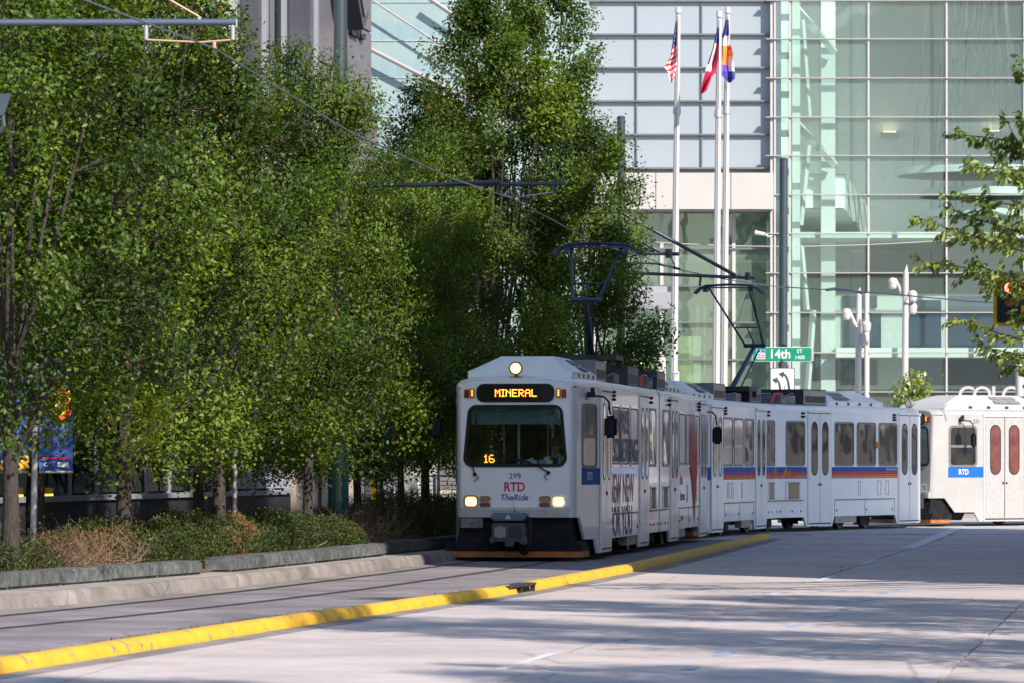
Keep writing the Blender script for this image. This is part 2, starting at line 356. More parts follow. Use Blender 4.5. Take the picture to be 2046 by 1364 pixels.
def kerb_line(name, pts, step, prof, m, piece, gaps=(), zoff=0):
    root = bpy.data.objects.new(name, None); COL.objects.link(root); root['kind'] = 'structure'
    ln = smooth_line(pts, step); r_ = random.Random(3)
    for i in range(len(ln) - 1):
        a, b_ = ln[i], ln[i + 1]; mid = (a + b_) / 2
        if any(g0 < mid.y < g1 for g0, g1 in gaps): continue
        t = (b_ - a); Ls = t.length; t.normalize(); n = Vector((t.y, -t.x))
        rings = []
        for q in (a + t * .006, b_ - t * .006): rings.append([Vector((q.x + n.x * u, q.y + n.y * u, v + zoff)) - Vector((mid.x, mid.y, 0)) for u, v in prof])
        o = obj(piece, B().loft(rings, True, True, True), m, root, Matrix.Translation((mid.x, mid.y, r_.uniform(-.001, .001))), smooth=35)
    return root
# profile: u to the right (towards the road)
kerb_line('kerb', KERB, 2.6, [(-.2, -.05), (-.2, .172), (0.0, .19), (.03, .18), (.07, .13), (.1, .02), (.5, .003), (.5, -.05)], kerb_m, 'kerb_stone', gaps=((69.3, 71.2),))
kerb_line('yellow_kerb', YEL, 1.5, [(-.3, -.05), (-.3, .07), (-.26, .1), (-.05, .125), (0, .115), (.05, .08), (.08, .0), (.08, -.05)], yellow_m, 'kerb_stone', gaps=((62.0, 64.2),))
kerb_line('gutter', [(x + .085, y) for x, y in YEL], 3, [(0, -.05), (0, .006), (.3, .003), (.3, -.05)], kerb_m, 'gutter_stone')
kerb_line('far_kerb', RKERB, 3, [(.16, -.05), (.16, .17), (0, .16), (-.04, .03), (-.3, .003), (-.3, -.05)], kerb_m, 'kerb_stone')
# drains
def drain(px, py, ln_, wid, lab, m2, up=.16):
    p = None
    Y = (CH) * FPX / (py - 927); X = PX(px, Y)
    t = thing('storm_drain', lab, 'drain', (X, Y, 0), -math.atan(.18))
    obj('drain_hood', B().bb(-.28, -.02, -ln_ / 2, ln_ / 2, up - .035, up), m2, t, bevel=.01)
    obj('drain_mouth', B().bb(-.27, -.12, -ln_ / 2, ln_ / 2, -.02, up - .036), box_black, t)
    for k in (-.5, 0, .5): obj('bar', B().bb(-.1, -.04, k * ln_ * .96 - .02, k * ln_ * .96 + .02, 0, up - .036), m2, t)
drain(1050, 1184, 2.0, .3, 'dark steel kerb drain let into the yellow kerb', dark_metal, .12)
drain(505, 1166, 1.7, .3, 'concrete kerb drain opening below the gap between planter copings', kerb_m, .18)
# rails
track = bpy.data.objects.new('tram_track', None); COL.objects.link(track); track['kind'] = 'structure'
tl = smooth_line(TRACK, 1.2)
for sgn in (-1, 1):
    for nm, o0, w_, z0, m_ in (('rail', .7175, .075, .0085, rail_m), ('groove', .65, .055, .0065, box_black), ('rail_seam', .79, .05, .0055, joint_m)):
        rr = []
        for i, q in enumerate(tl):
            a = tl[max(0, i - 1)]; c = tl[min(len(tl) - 1, i + 1)]; t = (c - a).normalized(); n = Vector((t.y, -t.x))
            rr.append([Vector((q.x + n.x * (sgn * o0 + e * w_ / 2), q.y + n.y * (sgn * o0 + e * w_ / 2), z)) for e, z in ((-1, -.03), (-1, z0), (1, z0), (1, -.03))])
        obj(nm, B().loft(rr), m_, track)
# markings
def mark(pts, m, lab, z=.006):
    q = []
    for px, py in pts:
        Y = CH * FPX / (py - 927); q.append(Vector((PX(px, Y), Y, z)))
    c = sum(q, Vector()) / len(q)
    o = struct('road_marking', B().add([v - c for v in q] + [v - c - Vector((0, 0, .004)) for v in q], [tuple(range(len(q))), tuple(range(2 * len(q) - 1, len(q) - 1, -1))] + [(i, (i + 1) % len(q), len(q) + (i + 1) % len(q), len(q) + i) for i in range(len(q))]), m, Matrix.Translation(c))
def dash(px0, py0, px1, py1, w_, m, z=.006):
    Y0 = CH * FPX / (py0 - 927); Y1 = CH * FPX / (py1 - 927); a = Vector((PX(px0, Y0), Y0, z)); b_ = Vector((PX(px1, Y1), Y1, z)); c = (a + b_) / 2
    t = (b_ - a).normalized(); n = Vector((t.y, -t.x, 0)) * w_ / 2
    q = [a - n, a + n, b_ + n, b_ - n]
    struct('road_marking', B().box((0, 0, 0), ((w_), (b_ - a).length, .004)), m, Matrix.Translation(c) @ Matrix.Rotation(-math.atan2(t.x, t.y), 4, 'Z'))
dash(1508, 1195, 1552, 1184, .12, paint_w); dash(1632, 1160, 1667, 1150, .12, paint_w); dash(1722, 1127, 1750, 1119, .12, paint_w)
dash(1815, 1095, 1912, 1055, .3, paint_w); dash(1950, 1110, 2100, 1110.5, .15, paint_w); dash(1600, 1071, 2100, 1081, .12, paint_w)
dash(1000, 1337, 1105, 1305, .1, paint_w)
for q in ((1370, 1338, 1388, 1332), (1432, 1310, 1460, 1302), (1502, 1284, 1522, 1280), (1578, 1252, 1606, 1246), (1655, 1231, 1664, 1228), (1684, 1217, 1699, 1213), (1728, 1199, 1743, 1196), (1760, 1186, 1770, 1184), (1787, 1178, 1798, 1176)):
    dash(*q, .1, paint_b)
# long sawn joint in the near slabs and crack lines

# copings
def coping(name, y0, y1, off, lab, n):
    t = thing(name, lab, 'planter kerb', (pl_at(COPE, y0) + off, y0, .165), 0, 'stone copings along the planting bed')
    ysl = np.linspace(y0, y1, n + 1); r_ = random.Random(int(y0))
    for a, b_ in zip(ysl[:-1], ysl[1:]):
        xa, xb = pl_at(COPE, a) + off, pl_at(COPE, b_) + off; d = Vector((xb - xa, b_ - a)); Ls = d.length
        M_ = Matrix.Translation(((xa + xb) / 2 - t.location.x, (a + b_) / 2 - y0, r_.uniform(0, .008))) @ Matrix.Rotation(-math.atan2(d.x, d.y), 4, 'Z')
        obj('stone', B().box((-.22, 0, .1), (.44, Ls - .012, .2 + r_.uniform(-.01, .01))), coping_m, t, M_, bevel=.03)
coping('planter_coping', 44, 66.7, 0, 'dark rough stone coping in front of the dead brown shrub, nearest of the copings', 11)
coping('planter_coping', 68, 80, .05, 'middle rough stone coping in front of the long green hedge', 6)
coping('planter_coping', 80.6, 102, -.12, 'shaded stone coping in front of the dark hedge beside the leading tram', 9)

# ------------------------------------------------------------------ foliage
def leaves_mesh(name, pos, dirs, size, tint, m, fold=.25, seed=0, aspect=.62, sizes=None, norm=None):
    n = len(pos); g = np.random.default_rng(seed)
    d = dirs / np.linalg.norm(dirs, axis=1)[:, None]
    rnd = g.normal(size=(n, 3)); s_ = np.cross(d, rnd); s_ /= np.linalg.norm(s_, axis=1)[:, None]
    if norm is not None:
        s_ = np.cross(norm + g.normal(size=(n, 3)) * .42, d); s_ /= np.linalg.norm(s_, axis=1)[:, None]
    nn = np.cross(d, s_)
    L_ = (size * g.uniform(.7, 1.25, n) if sizes is None else sizes)[:, None]; W_ = L_ * aspect / 2
    v = np.empty((n, 4, 3)); v[:, 0] = pos; v[:, 2] = pos + d * L_
    mid = pos + d * L_ * .45
    v[:, 1] = mid + s_ * W_ + nn * W_ * fold * 2; v[:, 3] = mid - s_ * W_ + nn * W_ * fold * 2
    me = bpy.data.meshes.new(name); me.vertices.add(4 * n); me.vertices.foreach_set('co', v.reshape(-1))
    idx = np.arange(n)[:, None] * 4
    tri = np.concatenate([idx + [[0, 1, 2]], idx + [[0, 2, 3]]], 1).reshape(-1)
    me.loops.add(6 * n); me.loops.foreach_set('vertex_index', tri); me.polygons.add(2 * n)
    me.polygons.foreach_set('loop_start', np.arange(0, 6 * n, 3)); me.polygons.foreach_set('loop_total', np.full(2 * n, 3))
    me.update(); me.validate()
    a = me.attributes.new('tint', 'FLOAT', 'POINT'); a.data.foreach_set('value', np.repeat(np.clip(tint, 0, 1), 4))
    me.materials.append(m); return me
green_leaf = leafmat('street_tree_leaf', [(0, (.018, .036, .007)), (.35, (.045, .085, .01)), (.68, (.095, .155, .016)), (.97, (.18, .25, .03)), (1, (.34, .13, .02))], .42, .02)
hedge_leaf = leafmat('hedge_leaf', [(0, (.012, .02, .007)), (.4, (.035, .055, .012)), (.7, (.1, .12, .025)), (.85, (.13, .08, .035)), (1, (.25, .12, .05))], .2, .02)
elm_leaf = leafmat('bough_leaf', [(0, (.03, .055, .01)), (.5, (.085, .135, .02)), (.85, (.24, .31, .05)), (1, (.28, .13, .02))], .38, .05)
bark = mat('bark', (.04, .03, .025), .9, var=.5, scale=9, bump=1, bscale=20, stretch=(3, 3, .6), dist=.03)
twig_m = mat('dead_twig', (.19, .12, .085), .85, var=.4, scale=20)

def tree_meshes(seed, H=8.2, Rr=2.3, zb=1.55, nl=44000, leaf=.078, lean=0, slim=1., gap=.35):
    g = np.random.default_rng(seed); wood = B(); r_ = random.Random(seed)
    tr = [Vector((0, 0, 0)), Vector((.02, .03, zb * .6)), Vector((lean * .1, 0, zb * 1.1))]
    wood.cyl(tr[0] - Vector((0, 0, .1)), tr[1], .13, .1, 9, False); wood.cyl(tr[1], tr[2], .1, .085, 9, False)
    limbs = []
    for i in range(13):
        a = 2.4 * i + r_.uniform(-.4, .4); up = r_.uniform(.3, 1); rad = Rr * (1.05 - up * .8) * slim
        s0 = Vector((0, 0, zb * r_.uniform(.8, 1.1) + (H - zb) * .3 * up * r_.random())); e = Vector((math.cos(a) * rad, math.sin(a) * rad, zb + (H - zb) * up * .93))
        c = s0.lerp(e, .5) + Vector((math.cos(a), math.sin(a), 0)) * rad * .12 - Vector((0, 0, .2)); pts = []
        for k in range(7):
            t = k / 6; pts.append(s0 * (1 - t) ** 2 + c * 2 * t * (1 - t) + e * t * t)
        for k in range(6): wood.cyl(pts[k], pts[k + 1], .036 * (1 - k / 7) + .005, .036 * (1 - (k + 1) / 7) + .005, 5, False)
        limbs += pts[1:]
    wood.cyl(tr[2], (0, 0, H * .93), .08, .01, 6, False); limbs += [Vector((0, 0, z)) for z in np.linspace(zb, H * .93, 9)]
    la = np.array([list(p) for p in limbs])
    npl = 46; tp = (np.arange(npl) + g.random(npl)) / npl * .95; tp = tp ** 1.05
    prf = lambda t_: Rr * slim * (1.15 * np.minimum(1, .5 + t_ / .35) * (1 - t_) ** .75 + .12)
    ap = np.arange(npl) * 2.4 + g.uniform(-.5, .5, npl); rp_ = prf(tp) * np.sqrt(g.uniform(.15, .85, npl)); zp = zb + .2 + (H - zb) * tp
    cp = np.stack([rp_ * np.cos(ap), rp_ * np.sin(ap), zp], 1); rd = np.minimum(g.uniform(.4, .7, npl), .12 + prf(tp) * .42)
    nc = 620; pi = g.integers(0, npl, nc); dv = g.normal(size=(nc, 3)); dv += np.stack([np.cos(ap[pi]), np.sin(ap[pi]), np.full(nc, .25)], 1) * .55; dv /= np.linalg.norm(dv, axis=1)[:, None]
    c = cp[pi] + dv * (rd[pi] * g.uniform(.55, 1.05, nc))[:, None] * np.array([1, 1, 1.35]); ok_ = c[:, 2] > zb - .15; c = c[ok_]; pi = pi[ok_]
    keep = np.array([noise.noise(Vector(p) * .8 + Vector((seed * 7, 0, 0))) > -gap * .9 for p in c]); c = c[keep]; cp_k = pi[keep]; nc = len(c)
    out = c / (np.abs(c).sum(1)[:, None] * 0 + np.maximum(.3, np.hypot(c[:, 0], c[:, 1]))[:, None]); out[:, 2] = .55 + g.normal(size=nc) * .3
    out += g.normal(size=(nc, 3)) * .35; out /= np.linalg.norm(out, axis=1)[:, None]
    for p, d in zip(c, out):
        dd = np.linalg.norm(la - p, axis=1) + (la[:, 2] > p[2]) * 1.0; q = la[dd.argmin()]; q = q if dd.min() < .9 else p - d * .35
        wood.cyl(q, p, .012, .006, 3, False); wood.cyl(p, p + d * .45, .007, .003, 3, False)
    per = int(nl / nc); ci = np.repeat(np.arange(nc), per); n = len(ci)
    u = g.uniform(-.3, .42, n); sp = .145 * g.uniform(.6, 1.5, nc)[ci]
    pos = c[ci] + out[ci] * (u * .9)[:, None] + np.clip(g.normal(size=(n, 3)), -1.7, 1.7) * sp[:, None]
    dr = out[ci] * .5 + g.normal(size=(n, 3)) * .75; dr[:, 2] -= .35
    kk = cp_k[ci]; tint = np.clip(.45 + .2 * g.normal(size=npl)[kk] + .1 * g.normal(size=nc)[ci] + .1 * g.normal(size=n), 0, .96); tint[g.random(n) < .0015] = 1
    nrm = out[ci] * .7 + (c[ci] - cp[kk]) * 1.0 + np.array([0, 0, .55])
    return wood.mesh('trunk', bark, smooth=50), leaves_mesh('crown', pos, dr, leaf, tint, green_leaf, seed=seed, norm=nrm)
TV = [tree_meshes(11), tree_meshes(23, 8.6, 2.2), tree_meshes(37, 7.8, 2.4), tree_meshes(51, 12.5, 2.6, 1.8, 52000, .1, gap=.3), tree_meshes(64, 10.4, 1.7, 2.0, 24000, .095, gap=.2)]
def tree(v, x, y, lab, rz=0, sc=1, z=.2, grp='row of leafy street trees behind the hedges', szz=None):
    t = thing('street_tree', lab, 'tree', (x, y, z), rz, grp); t.scale = (sc, sc, szz or sc)
    obj('trunk', TV[v][0], parent=t); obj('crown', TV[v][1], parent=t); return t
LT = [(1, 20, 60.5, .3, 1.08, 'full green street tree leaning at the left edge beside the banner pole'),
      (1, -150, 64, 2.2, 1.1, 'green street tree at the far left edge, its trunk outside the picture'),
      (0, 250, 67, 1.1, 1.1, 'green street tree standing in the dead brown shrub right of the banner pole'),
      (1, 437, 73, 4.0, 1.03, 'green street tree with dark forked trunk in the middle of the long hedge'),
      (2, 618, 80, 2.6, .84, 'green street tree in front of the dark entrance, left of the teal pole'),
      (0, 712, 88, 5.2, .8, 'thin-trunked street tree just right of the teal pole'),
      (1, 850, 96, .7, .84, 'street tree with thick shaded trunk just left of the leading tram'),
      (4, 852, 108, 1.9, 1.0, 'slim tall street tree rising alone against the pale blue glass'),
      (3, 985, 106, 3.3, .98, 'tall dark street tree behind the roof of the leading tram'),
      (3, 1075, 113, .4, .98, 'tallest dark street tree behind the first raised pantograph'),
      (4, 1178, 121, 1.4, 1.0, 'rounded dark street tree in front of the thick grey pole'),]
for v, px, Y, rz, sc, lab in LT: tree(v, PX(px, Y), Y, lab, rz, sc, szz={618: 1.06, 1075: 1.12, 712: .86, 850: .95, 437: .95}.get(px))
tree(1, PX(330, 72) - 2.2, 74, 'green street tree half hidden behind its neighbours left of the forked trunk', 2.9, 1.12)
tree(2, PX(540, 80) - 1.5, 84, 'green street tree behind the others in front of the grey hotel corner', .5, 1.0, szz=.85)
tree(1, PX(80, 71), 71, 'green street tree behind the banner pole, close to the hotel glass', 1.7, 1.1)
tree(0, PX(800, 93), 93, 'sunlit street tree between the teal mast and the leading tram', 4.4, .74, szz=.92)
tree(0, PX(790, 92) - .5, 99, 'shaded street tree behind the cafe chairs at the corner', 3.5, .85)
# street trees on the near right pavement (their shade falls on the road)
for i, y in enumerate((7, 14.5, 22, 29.5, 37, 44.5, 51)):
    tree(4 if i in (1, 2, 4, 5) else i % 3, (3.6 if i in (1, 2, 4, 5) else 2.9) + .14 * y + (.3 if i % 2 else 0), y, 'leafy street tree on the right pavement, %s' % ('nearest to the camera', 'second from the camera', 'third from the camera', 'fourth from the camera', 'fifth, beside the middle of the near road', 'sixth, one before the shading block', 'last before the shading block')[i], 1.3 * i, 1.3 if i in (1, 2, 4, 5) else 1.05, .16, 'street trees along the right pavement')

# hedges
def hedge(name, y0, y1, dx0, dx1, h_, n, lab, brown, seed, leaf=.045, cat='hedge'):
    xm = pl_at(COPE, (y0 + y1) / 2) + (dx0 + dx1) / 2; ym = (y0 + y1) / 2
    t = thing(name, lab, cat, (xm, ym, .2)); g = np.random.default_rng(seed)
    m_ = int(n * 2.2); y = g.uniform(y0, y1, m_); u = g.uniform(0, 1, m_); z = g.uniform(0, 1, m_) ** .75
    x = np.array([pl_at(COPE, q) for q in y]) + dx0 + (dx1 - dx0) * u
    hh = np.array([h_ * (1 + .42 * noise.noise(Vector((a * 1.1, b_ * 1.1, seed))) + .22 * noise.noise(Vector((a * 3.2, b_ * 3.2, seed)))) for a, b_ in zip(x, y)])
    edge = np.minimum(1, np.minimum(y - y0, y1 - y) / .7); edge = np.clip(edge, .05, 1) ** .4; sh = 1 - .25 * np.abs(2 * u - 1) ** 3
    zz = z * hh * edge * sh
    depth = np.minimum(np.minimum(u, 1 - u) * (dx1 - dx0), hh * edge * sh - zz); keep = (g.random(m_) < np.clip(1.15 - depth * 2.2, .12, 1)) & (zz > .03)
    x, y, zz, depth = x[keep], y[keep], zz[keep], depth[keep]; k = len(x)
    pos = np.stack([x - xm, y - ym, zz], 1); dr = g.normal(size=(k, 3)) * .7; dr[:, 2] += .55; dr[:, 0] += .3 * (2 * ((x - x.min()) / max(1e-3, np.ptp(x))) - 1)
    br = np.array([noise.noise(Vector((a * .9, b_ * .9, c_ * 1.4 + seed))) for a, b_, c_ in zip(x, y, zz)])
    tint = .38 + .17 * g.normal(size=k) + .15 * br; bz = (br * 1.6 + brown + (.35 - zz) * .3 + g.normal(size=k) * .12) > .52
    tint[bz] = g.uniform(.78, 1, bz.sum())
    obj('foliage', leaves_mesh('foliage', pos, dr, leaf, tint, hedge_leaf, aspect=.45, seed=seed, fold=.4), parent=t)
    b = B(); r_ = random.Random(seed)
    for i in range(int((y1 - y0) * 14)):
        yy = r_.uniform(y0 + .2, y1 - .2); xx = pl_at(COPE, yy) + r_.uniform(dx0 + .3, dx1 - .3); a = Vector((xx - xm, yy - ym, 0)); q = a
        e = a + Vector((r_.uniform(-.45, .45), r_.uniform(-.45, .45), r_.uniform(.4, .85) * h_)); mm = a.lerp(e, .5) + Vector((r_.uniform(-.1, .1), r_.uniform(-.1, .1), .05))
        b.cyl(a, mm, .012, .009, 4, False); b.cyl(mm, e, .009, .004, 4, False)
    st_ = obj('stems', b, twig_m, t); st_['kind'] = 'stuff'; return t
hedge('hedge', 52, 62.2, -2.1, -.45, .62, 26000, 'rounded green and brown hedge at the left edge around the banner pole', -.05, 3)
hedge('hedge', 65.6, 80.6, -2.2, -.35, .66, 60000, 'long clipped green hedge with brown patches behind the middle coping', -.14, 5)
hedge('hedge', 84.0, 103, -2.4, -.5, .85, 36000, 'dark shaded hedge between the teal pole and the leading tram', -.2, 9)
def dead(y0, y1, h_, lab, seed, nb, leafn):
    ym = (y0 + y1) / 2; xm = pl_at(COPE, ym) - 1.1; t = thing('dead_shrub', lab, 'shrub', (xm, ym, .2)); r_ = random.Random(seed); b = B(); tips = []
    for i in range(nb):
        yy = r_.uniform(y0 + .3, y1 - .3); a = Vector((r_.uniform(-.6, .6) + pl_at(COPE, yy) - 1.1 - xm, yy - ym, 0)); d = Vector((r_.uniform(-.6, 1), r_.uniform(-1, 1), r_.uniform(.25, 1))).normalized(); p = a; rad = r_.uniform(.008, .018); Ls = h_ * r_.uniform(.7, 1.3) / 5
        for k in range(5):
            d = (d + Vector((r_.uniform(-.35, .35), r_.uniform(-.35, .35), r_.uniform(-.25, .3)))).normalized(); q = p + d * Ls
            if q.z > h_: d.z *= .1; q.z = h_ - .02
            b.cyl(p, q, rad, rad * .72, 4, False); rad *= .72
            for _ in range(2):
                e = q + Vector((r_.uniform(-.25, .25), r_.uniform(-.25, .25), r_.uniform(-.05, .25))); b.cyl(q, e, rad * .6, .002, 3, False); tips.append(e)
            p = q
    br_ = obj('branches', b, twig_m, t); br_['kind'] = 'stuff'
    g = np.random.default_rng(seed); ti = np.array([list(e) for e in tips]); ci = g.integers(0, len(ti), leafn)
    pos = ti[ci] + g.normal(size=(leafn, 3)) * .07
    obj('withered_leaves', leaves_mesh('withered_leaves', pos, g.normal(size=(leafn, 3)) + np.array([0, 0, .3]), .045, g.uniform(.7, 1, leafn), hedge_leaf, aspect=.4, seed=seed), parent=t)
dead(61.6, 66.0, .62, 'bare dead brown shrub gap between the two green hedges at the left', 4, 110, 1500)
dead(81.0, 84.6, .8, 'bare dead brown shrub against the dark hedge right of the teal pole', 8, 60, 500)
# grass tufts along the back of the yellow kerb
g = np.random.default_rng(2); pos = []
for y0, y1, n in ((44, 50.5, 2600), (51, 54, 1200), (57, 59.5, 900), (40, 44, 500), (68, 71, 260), (60, 61, 250)):
    y = g.uniform(y0, y1, n); x = np.array([pl_at(YEL, q) for q in y]) - .33 - np.abs(g.normal(size=n)) * .07; k = (np.sin(y * 3.1) + np.sin(y * 7.7) + g.normal(size=n) * .5) > -.2
    pos.append(np.stack([x, y, np.zeros(n)], 1)[k])
pos = np.concatenate(pos); dr = g.normal(size=pos.shape) * .45; dr[:, 2] = 1
gr = obj('grass', leaves_mesh('grass', pos, dr, .09, g.uniform(.1, .9, len(pos)), hedge_leaf, aspect=.14, seed=1)); gr['kind'] = 'stuff'; gr['label'] = 'tufts of grass and weeds growing along the back of the yellow kerb'

# ------------------------------------------------------------------ buildings
gran = mat('granite_base', (.03, .032, .04), .55, var2=(.02, .021, .027), scale=1.5, spec=.2, stretch=(2, 2, .5))
alu = mat('aluminium_frame', (.32, .33, .37), .5, .3, var=.08)
alu_w = mat('white_frame', (.42, .395, .39), .4, var=.05)
alu_d = mat('dark_transom', (.16, .17, .19), .4, .4, var=.1)
metal_panel = mat('metal_panel', (.2, .19, .215), .4, .3, var=.08, scale=1)
metal_dark = mat('metal_panel_dark', (.07, .075, .1), .3, .3, var=.1, scale=1)
bronze = mat('bronze_stone', (.3, .25, .22), .35, var=.2, scale=2)
beige = mat('beige_stone', (.4, .35, .3), .5, var=.1, scale=2)
cream = mat('cream_render', (.26, .24, .2), .6, var=.05)
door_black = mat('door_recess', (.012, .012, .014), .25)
pane_dark = glassmat('hotel_glass', (.35, .42, .38), .8, .02, .25, opac=.45, opcol=(.015, .03, .022), minr=.05, maxr=.3)
pane_pale = mat('hotel_fritted_glass', (.5, .55, .46), .12, var2=(.32, .42, .34), scale=.6, coat=.6, bump=.15, bscale=1, dist=.1)
pane_film = mat('window_film_white', (.3, .32, .4), .5, spec=.2)
cc_glass = glassmat('pavilion_glass', (.87, .94, .915), .7, .02, .12, opac=.055, opcol=(.5, .585, .55), minr=.04)
low_glass = glassmat('lobby_glass', (.74, .86, .78), .8, .02, .22, opac=.14, opcol=(.38, .46, .4), minr=.09)
grey_pane = mat('grey_glass_panel', (.3, .33, .365), .22, var2=(.26, .295, .33), scale=.35, coat=.25, bump=.08, bscale=.6, dist=.1, spec=.7)
blue_pane = mat('blue_glass_panel', (.2, .3, .35), .1, var2=(.3, .37, .34), scale=.45, coat=.5, bump=.2, bscale=.7, dist=.1, spec=.8)
int_w = mat('interior_white', (.8, .82, .8), .7, var=.03)
int_g = mat('interior_grey', (.52, .56, .54), .7, var=.05)
int_d = mat('interior_dark', (.025, .045, .085), .5, var=.3, scale=1)
steel_w = mat('white_steel', (.62, .65, .63), .45)
fascia_m = mat('fascia_panel', (.4, .38, .365), .4, var=.04, scale=1)
olive = mat('olive_wall', (.5, .52, .42), .7, var=.08)
YF = 178.; S_ = FPX / YF
def wx(px, Y=YF): return PX(px, Y)
def wz(py, Y=YF): return PZ(py, Y)
# --- glass convention hall: pavilion, grey wall, blue wall
hall = thing('convention_hall', 'large pale green glass hall with grey panel wall across the crossing street', 'building', (0, YF, .15))
def H(name, b, m, **k): return obj(name, b, m, hall, Matrix.Translation((0, -YF, -.15)), **k)
def Hp(name, me, x, y, z): return obj(name, me, parent=hall, M=Matrix.Translation((x, y - YF, z - .15)))
cols = [1548, 1578, 1735, 1891, 2046, 2202]; rows = [-75, 2, 79, 157, 235, 312, 390, 467.5, 546, 625, 704, 782, 860, 915]
cc2 = glassmat('pavilion_glass_b', (.9, .95, .94), .8, .02, .3, opac=.03, opcol=(.46, .56, .53), minr=.08)
cc3 = glassmat('pavilion_glass_c', (.84, .93, .9), .7, .02, .2, opac=.09, opcol=(.52, .6, .57), minr=.05)
rg_ = random.Random(8)
def grid_wall(cols, rows, Y, gm, mull, trans, mw=.09, th=.16, fin=.22, cache={}, dp=(.12, .2), gap=.03):
    for a, b_ in zip(cols[:-1], cols[1:]):
        for c, d in zip(rows[:-1], rows[1:]):
            if Y == YF: gm = rg_.choice([cc_glass, cc_glass, cc2, cc3])
            w_, h_ = abs(wx(b_, Y) - wx(a, Y)), abs(wz(c, Y) - wz(d, Y)); k = (round(w_, 2), round(h_, 2), gm.name)
            if k not in cache: cache[k] = B().box((0, 0, 0), (w_ - gap, .02, h_ - gap)).mesh('pane', gm)
            Hp('pane', cache[k], (wx(a, Y) + wx(b_, Y)) / 2, Y, (wz(c, Y) + wz(d, Y)) / 2)
    x0, x1, z0, z1 = wx(cols[0], Y), wx(cols[-1], Y), wz(rows[-1], Y), wz(rows[0], Y)
    for c in cols[:-1]: H('mullion', B().bb(wx(c, Y) - mw / 2, wx(c, Y) + mw / 2, Y - dp[0], Y + .1, z0, z1), mull)
    for r_ in rows: H('transom', B().bb(x0 - fin, x1, Y - dp[1], Y + .06, wz(r_, Y) - th / 2 * .6, wz(r_, Y) + th / 2 * .6), trans)
grid_wall(cols, rows, YF, cc_glass, alu_w, mat('sunshade_fin', (.36, .33, .31), .4, .3, var=.05), .065, .065, .35)
# blue wall on the left
grid_wall([725 + 32.3 * i for i in range(15)], [-73, 5, 82, 156, 234, 312, 390, 468, 546, 624, 702, 780, 860], YF + .3, blue_pane, mat('thin_mullion', (.3, .37, .38), .4), mat('wavy_transom', (.33, .36, .33), .4), .012, .07, 0, dp=(.012, .05), gap=.008)
H('backing_wall', B().bb(wx(640), wx(1177), YF + .8, YF + 1.2, 0, 21), int_g)
for (a, b_, r_) in (((727, 92), (1010, 238), .1), ((858, -2), (1060, 132), .1), ((739, -2), (1000, 168), .045), ((727, 178), (900, 275), .045)):
    H('brace', B().cyl(P(*a, YF - .35), P(*b_, YF - .35), r_, None, 6), mat('brace_grey', (.24, .22, .22), .5))
# grey wall
YG = 178.45
grid_wall([1168, 1272, 1402, 1541], [-64, 3, 70, 136.5, 203, 270, 337], YG, grey_pane, alu_d, alu_d, .05, .11, 0)
for a, b_ in ((1165, 1240), (1240, 1310), (1310, 1460), (1460, 1546)):
    H('fascia_panel', B().bb(wx(a, YG - 1) + .01, wx(b_, YG - 1) - .01, YG - 1.1, YG - .2, wz(419, YG - 1), wz(346, YG - 1)), fascia_m, bevel=.01)
H('wall_core', B().bb(wx(1168, YG), wx(1545, YG), YG + .3, YG + .7, wz(419, YG), 21).bb(wx(1168, YG), wx(1545, YG), YG - .15, YG + 4.5, wz(423, YG), wz(416, YG)), int_g)
YL = 178.9
def low_panes():
    grid_wall([1190, 1246, 1322, 1466, 1545], [424, 498, 572, 645, 718, 790, 862, 915], YL, low_glass, alu_w, alu_d, .13, .1, 0)
low_panes()
H('lobby_wall', B().bb(wx(1160, YL), wx(1560, YL), YL + 3.6, YL + 3.9, 0, wz(416, YL)), olive)
H('lobby_floor', B().bb(wx(1160, YL), wx(1560, YL), YL, YL + 3.6, .1, .2), int_g)
H('lobby_beam', B().bb(wx(1160, YL), wx(1560, YL), YL + 2, YL + 2.6, wz(520, YL), wz(505, YL)).bb(wx(1160, YL), wx(1560, YL), YL + 2, YL + 2.6, wz(800, YL), wz(770, YL)), int_w)
for px, py in ((1487, 512), (1292, 500)): H('round_vent', B().cyl(P(px, py, YL + 4), P(px, py, YL + 4.3), .27, None, 18), int_d, smooth=30)
a = P(1355, 672, YL + 1.5); b_ = P(1383, 790, YL + 1.5)
H('marble_slab', B().bb(a.x, b_.x, YL + 1.4, YL + 1.7, b_.z, a.z), mat('gold_marble', (.75, .68, .42), .3, var2=(.45, .3, .08), scale=1.3, stretch=(1, 1, .6)))
H('stone_pier', B().bb(b_.x + .03, b_.x + .35, YL + 1.5, YL + 2.2, b_.z, a.z), int_g)
# corner column between the grey wall and the pavilion
H('corner_post', B().bb(wx(1539), wx(1545), YF - .05, YF + .6, 0, 21), alu_w)
# pavilion interior
YB = YF + 13
H('back_wall', B().bb(wx(1560, YB), wx(2300, YB), YB, YB + .4, 0, 24), int_w)
H('side_wall', B().bb(wx(1552) + .2, wx(1552) + .5, YF + .6, YB, 0, 24), int_w)
H('roof', B().bb(wx(640), wx(2300), YF - .1, YB + .5, 23.6, 24), int_w)
H('floor_slab', B().bb(wx(1580), wx(2300), YF + 2.5, YF + 12.9, wz(476, YF + 2.5), wz(464, YF + 2.5)), int_w)
H('floor_slab', B().bb(wx(1680), wx(2300), YF + 2.5, YF + 12.9, wz(713, YF + 2.5), wz(694, YF + 2.5)), int_w)
H('mezzanine_wall', B().bb(wx(1600, YF + 5), wx(2200, YF + 5), YF + 5.01, YF + 5.2, wz(776, YF + 5), wz(716, YF + 5)).bb(wx(1640, YF + 5), wx(2200, YF + 5), YF + 5.01, YF + 5.2, wz(694, YF + 5), wz(588, YF + 5)), int_g)
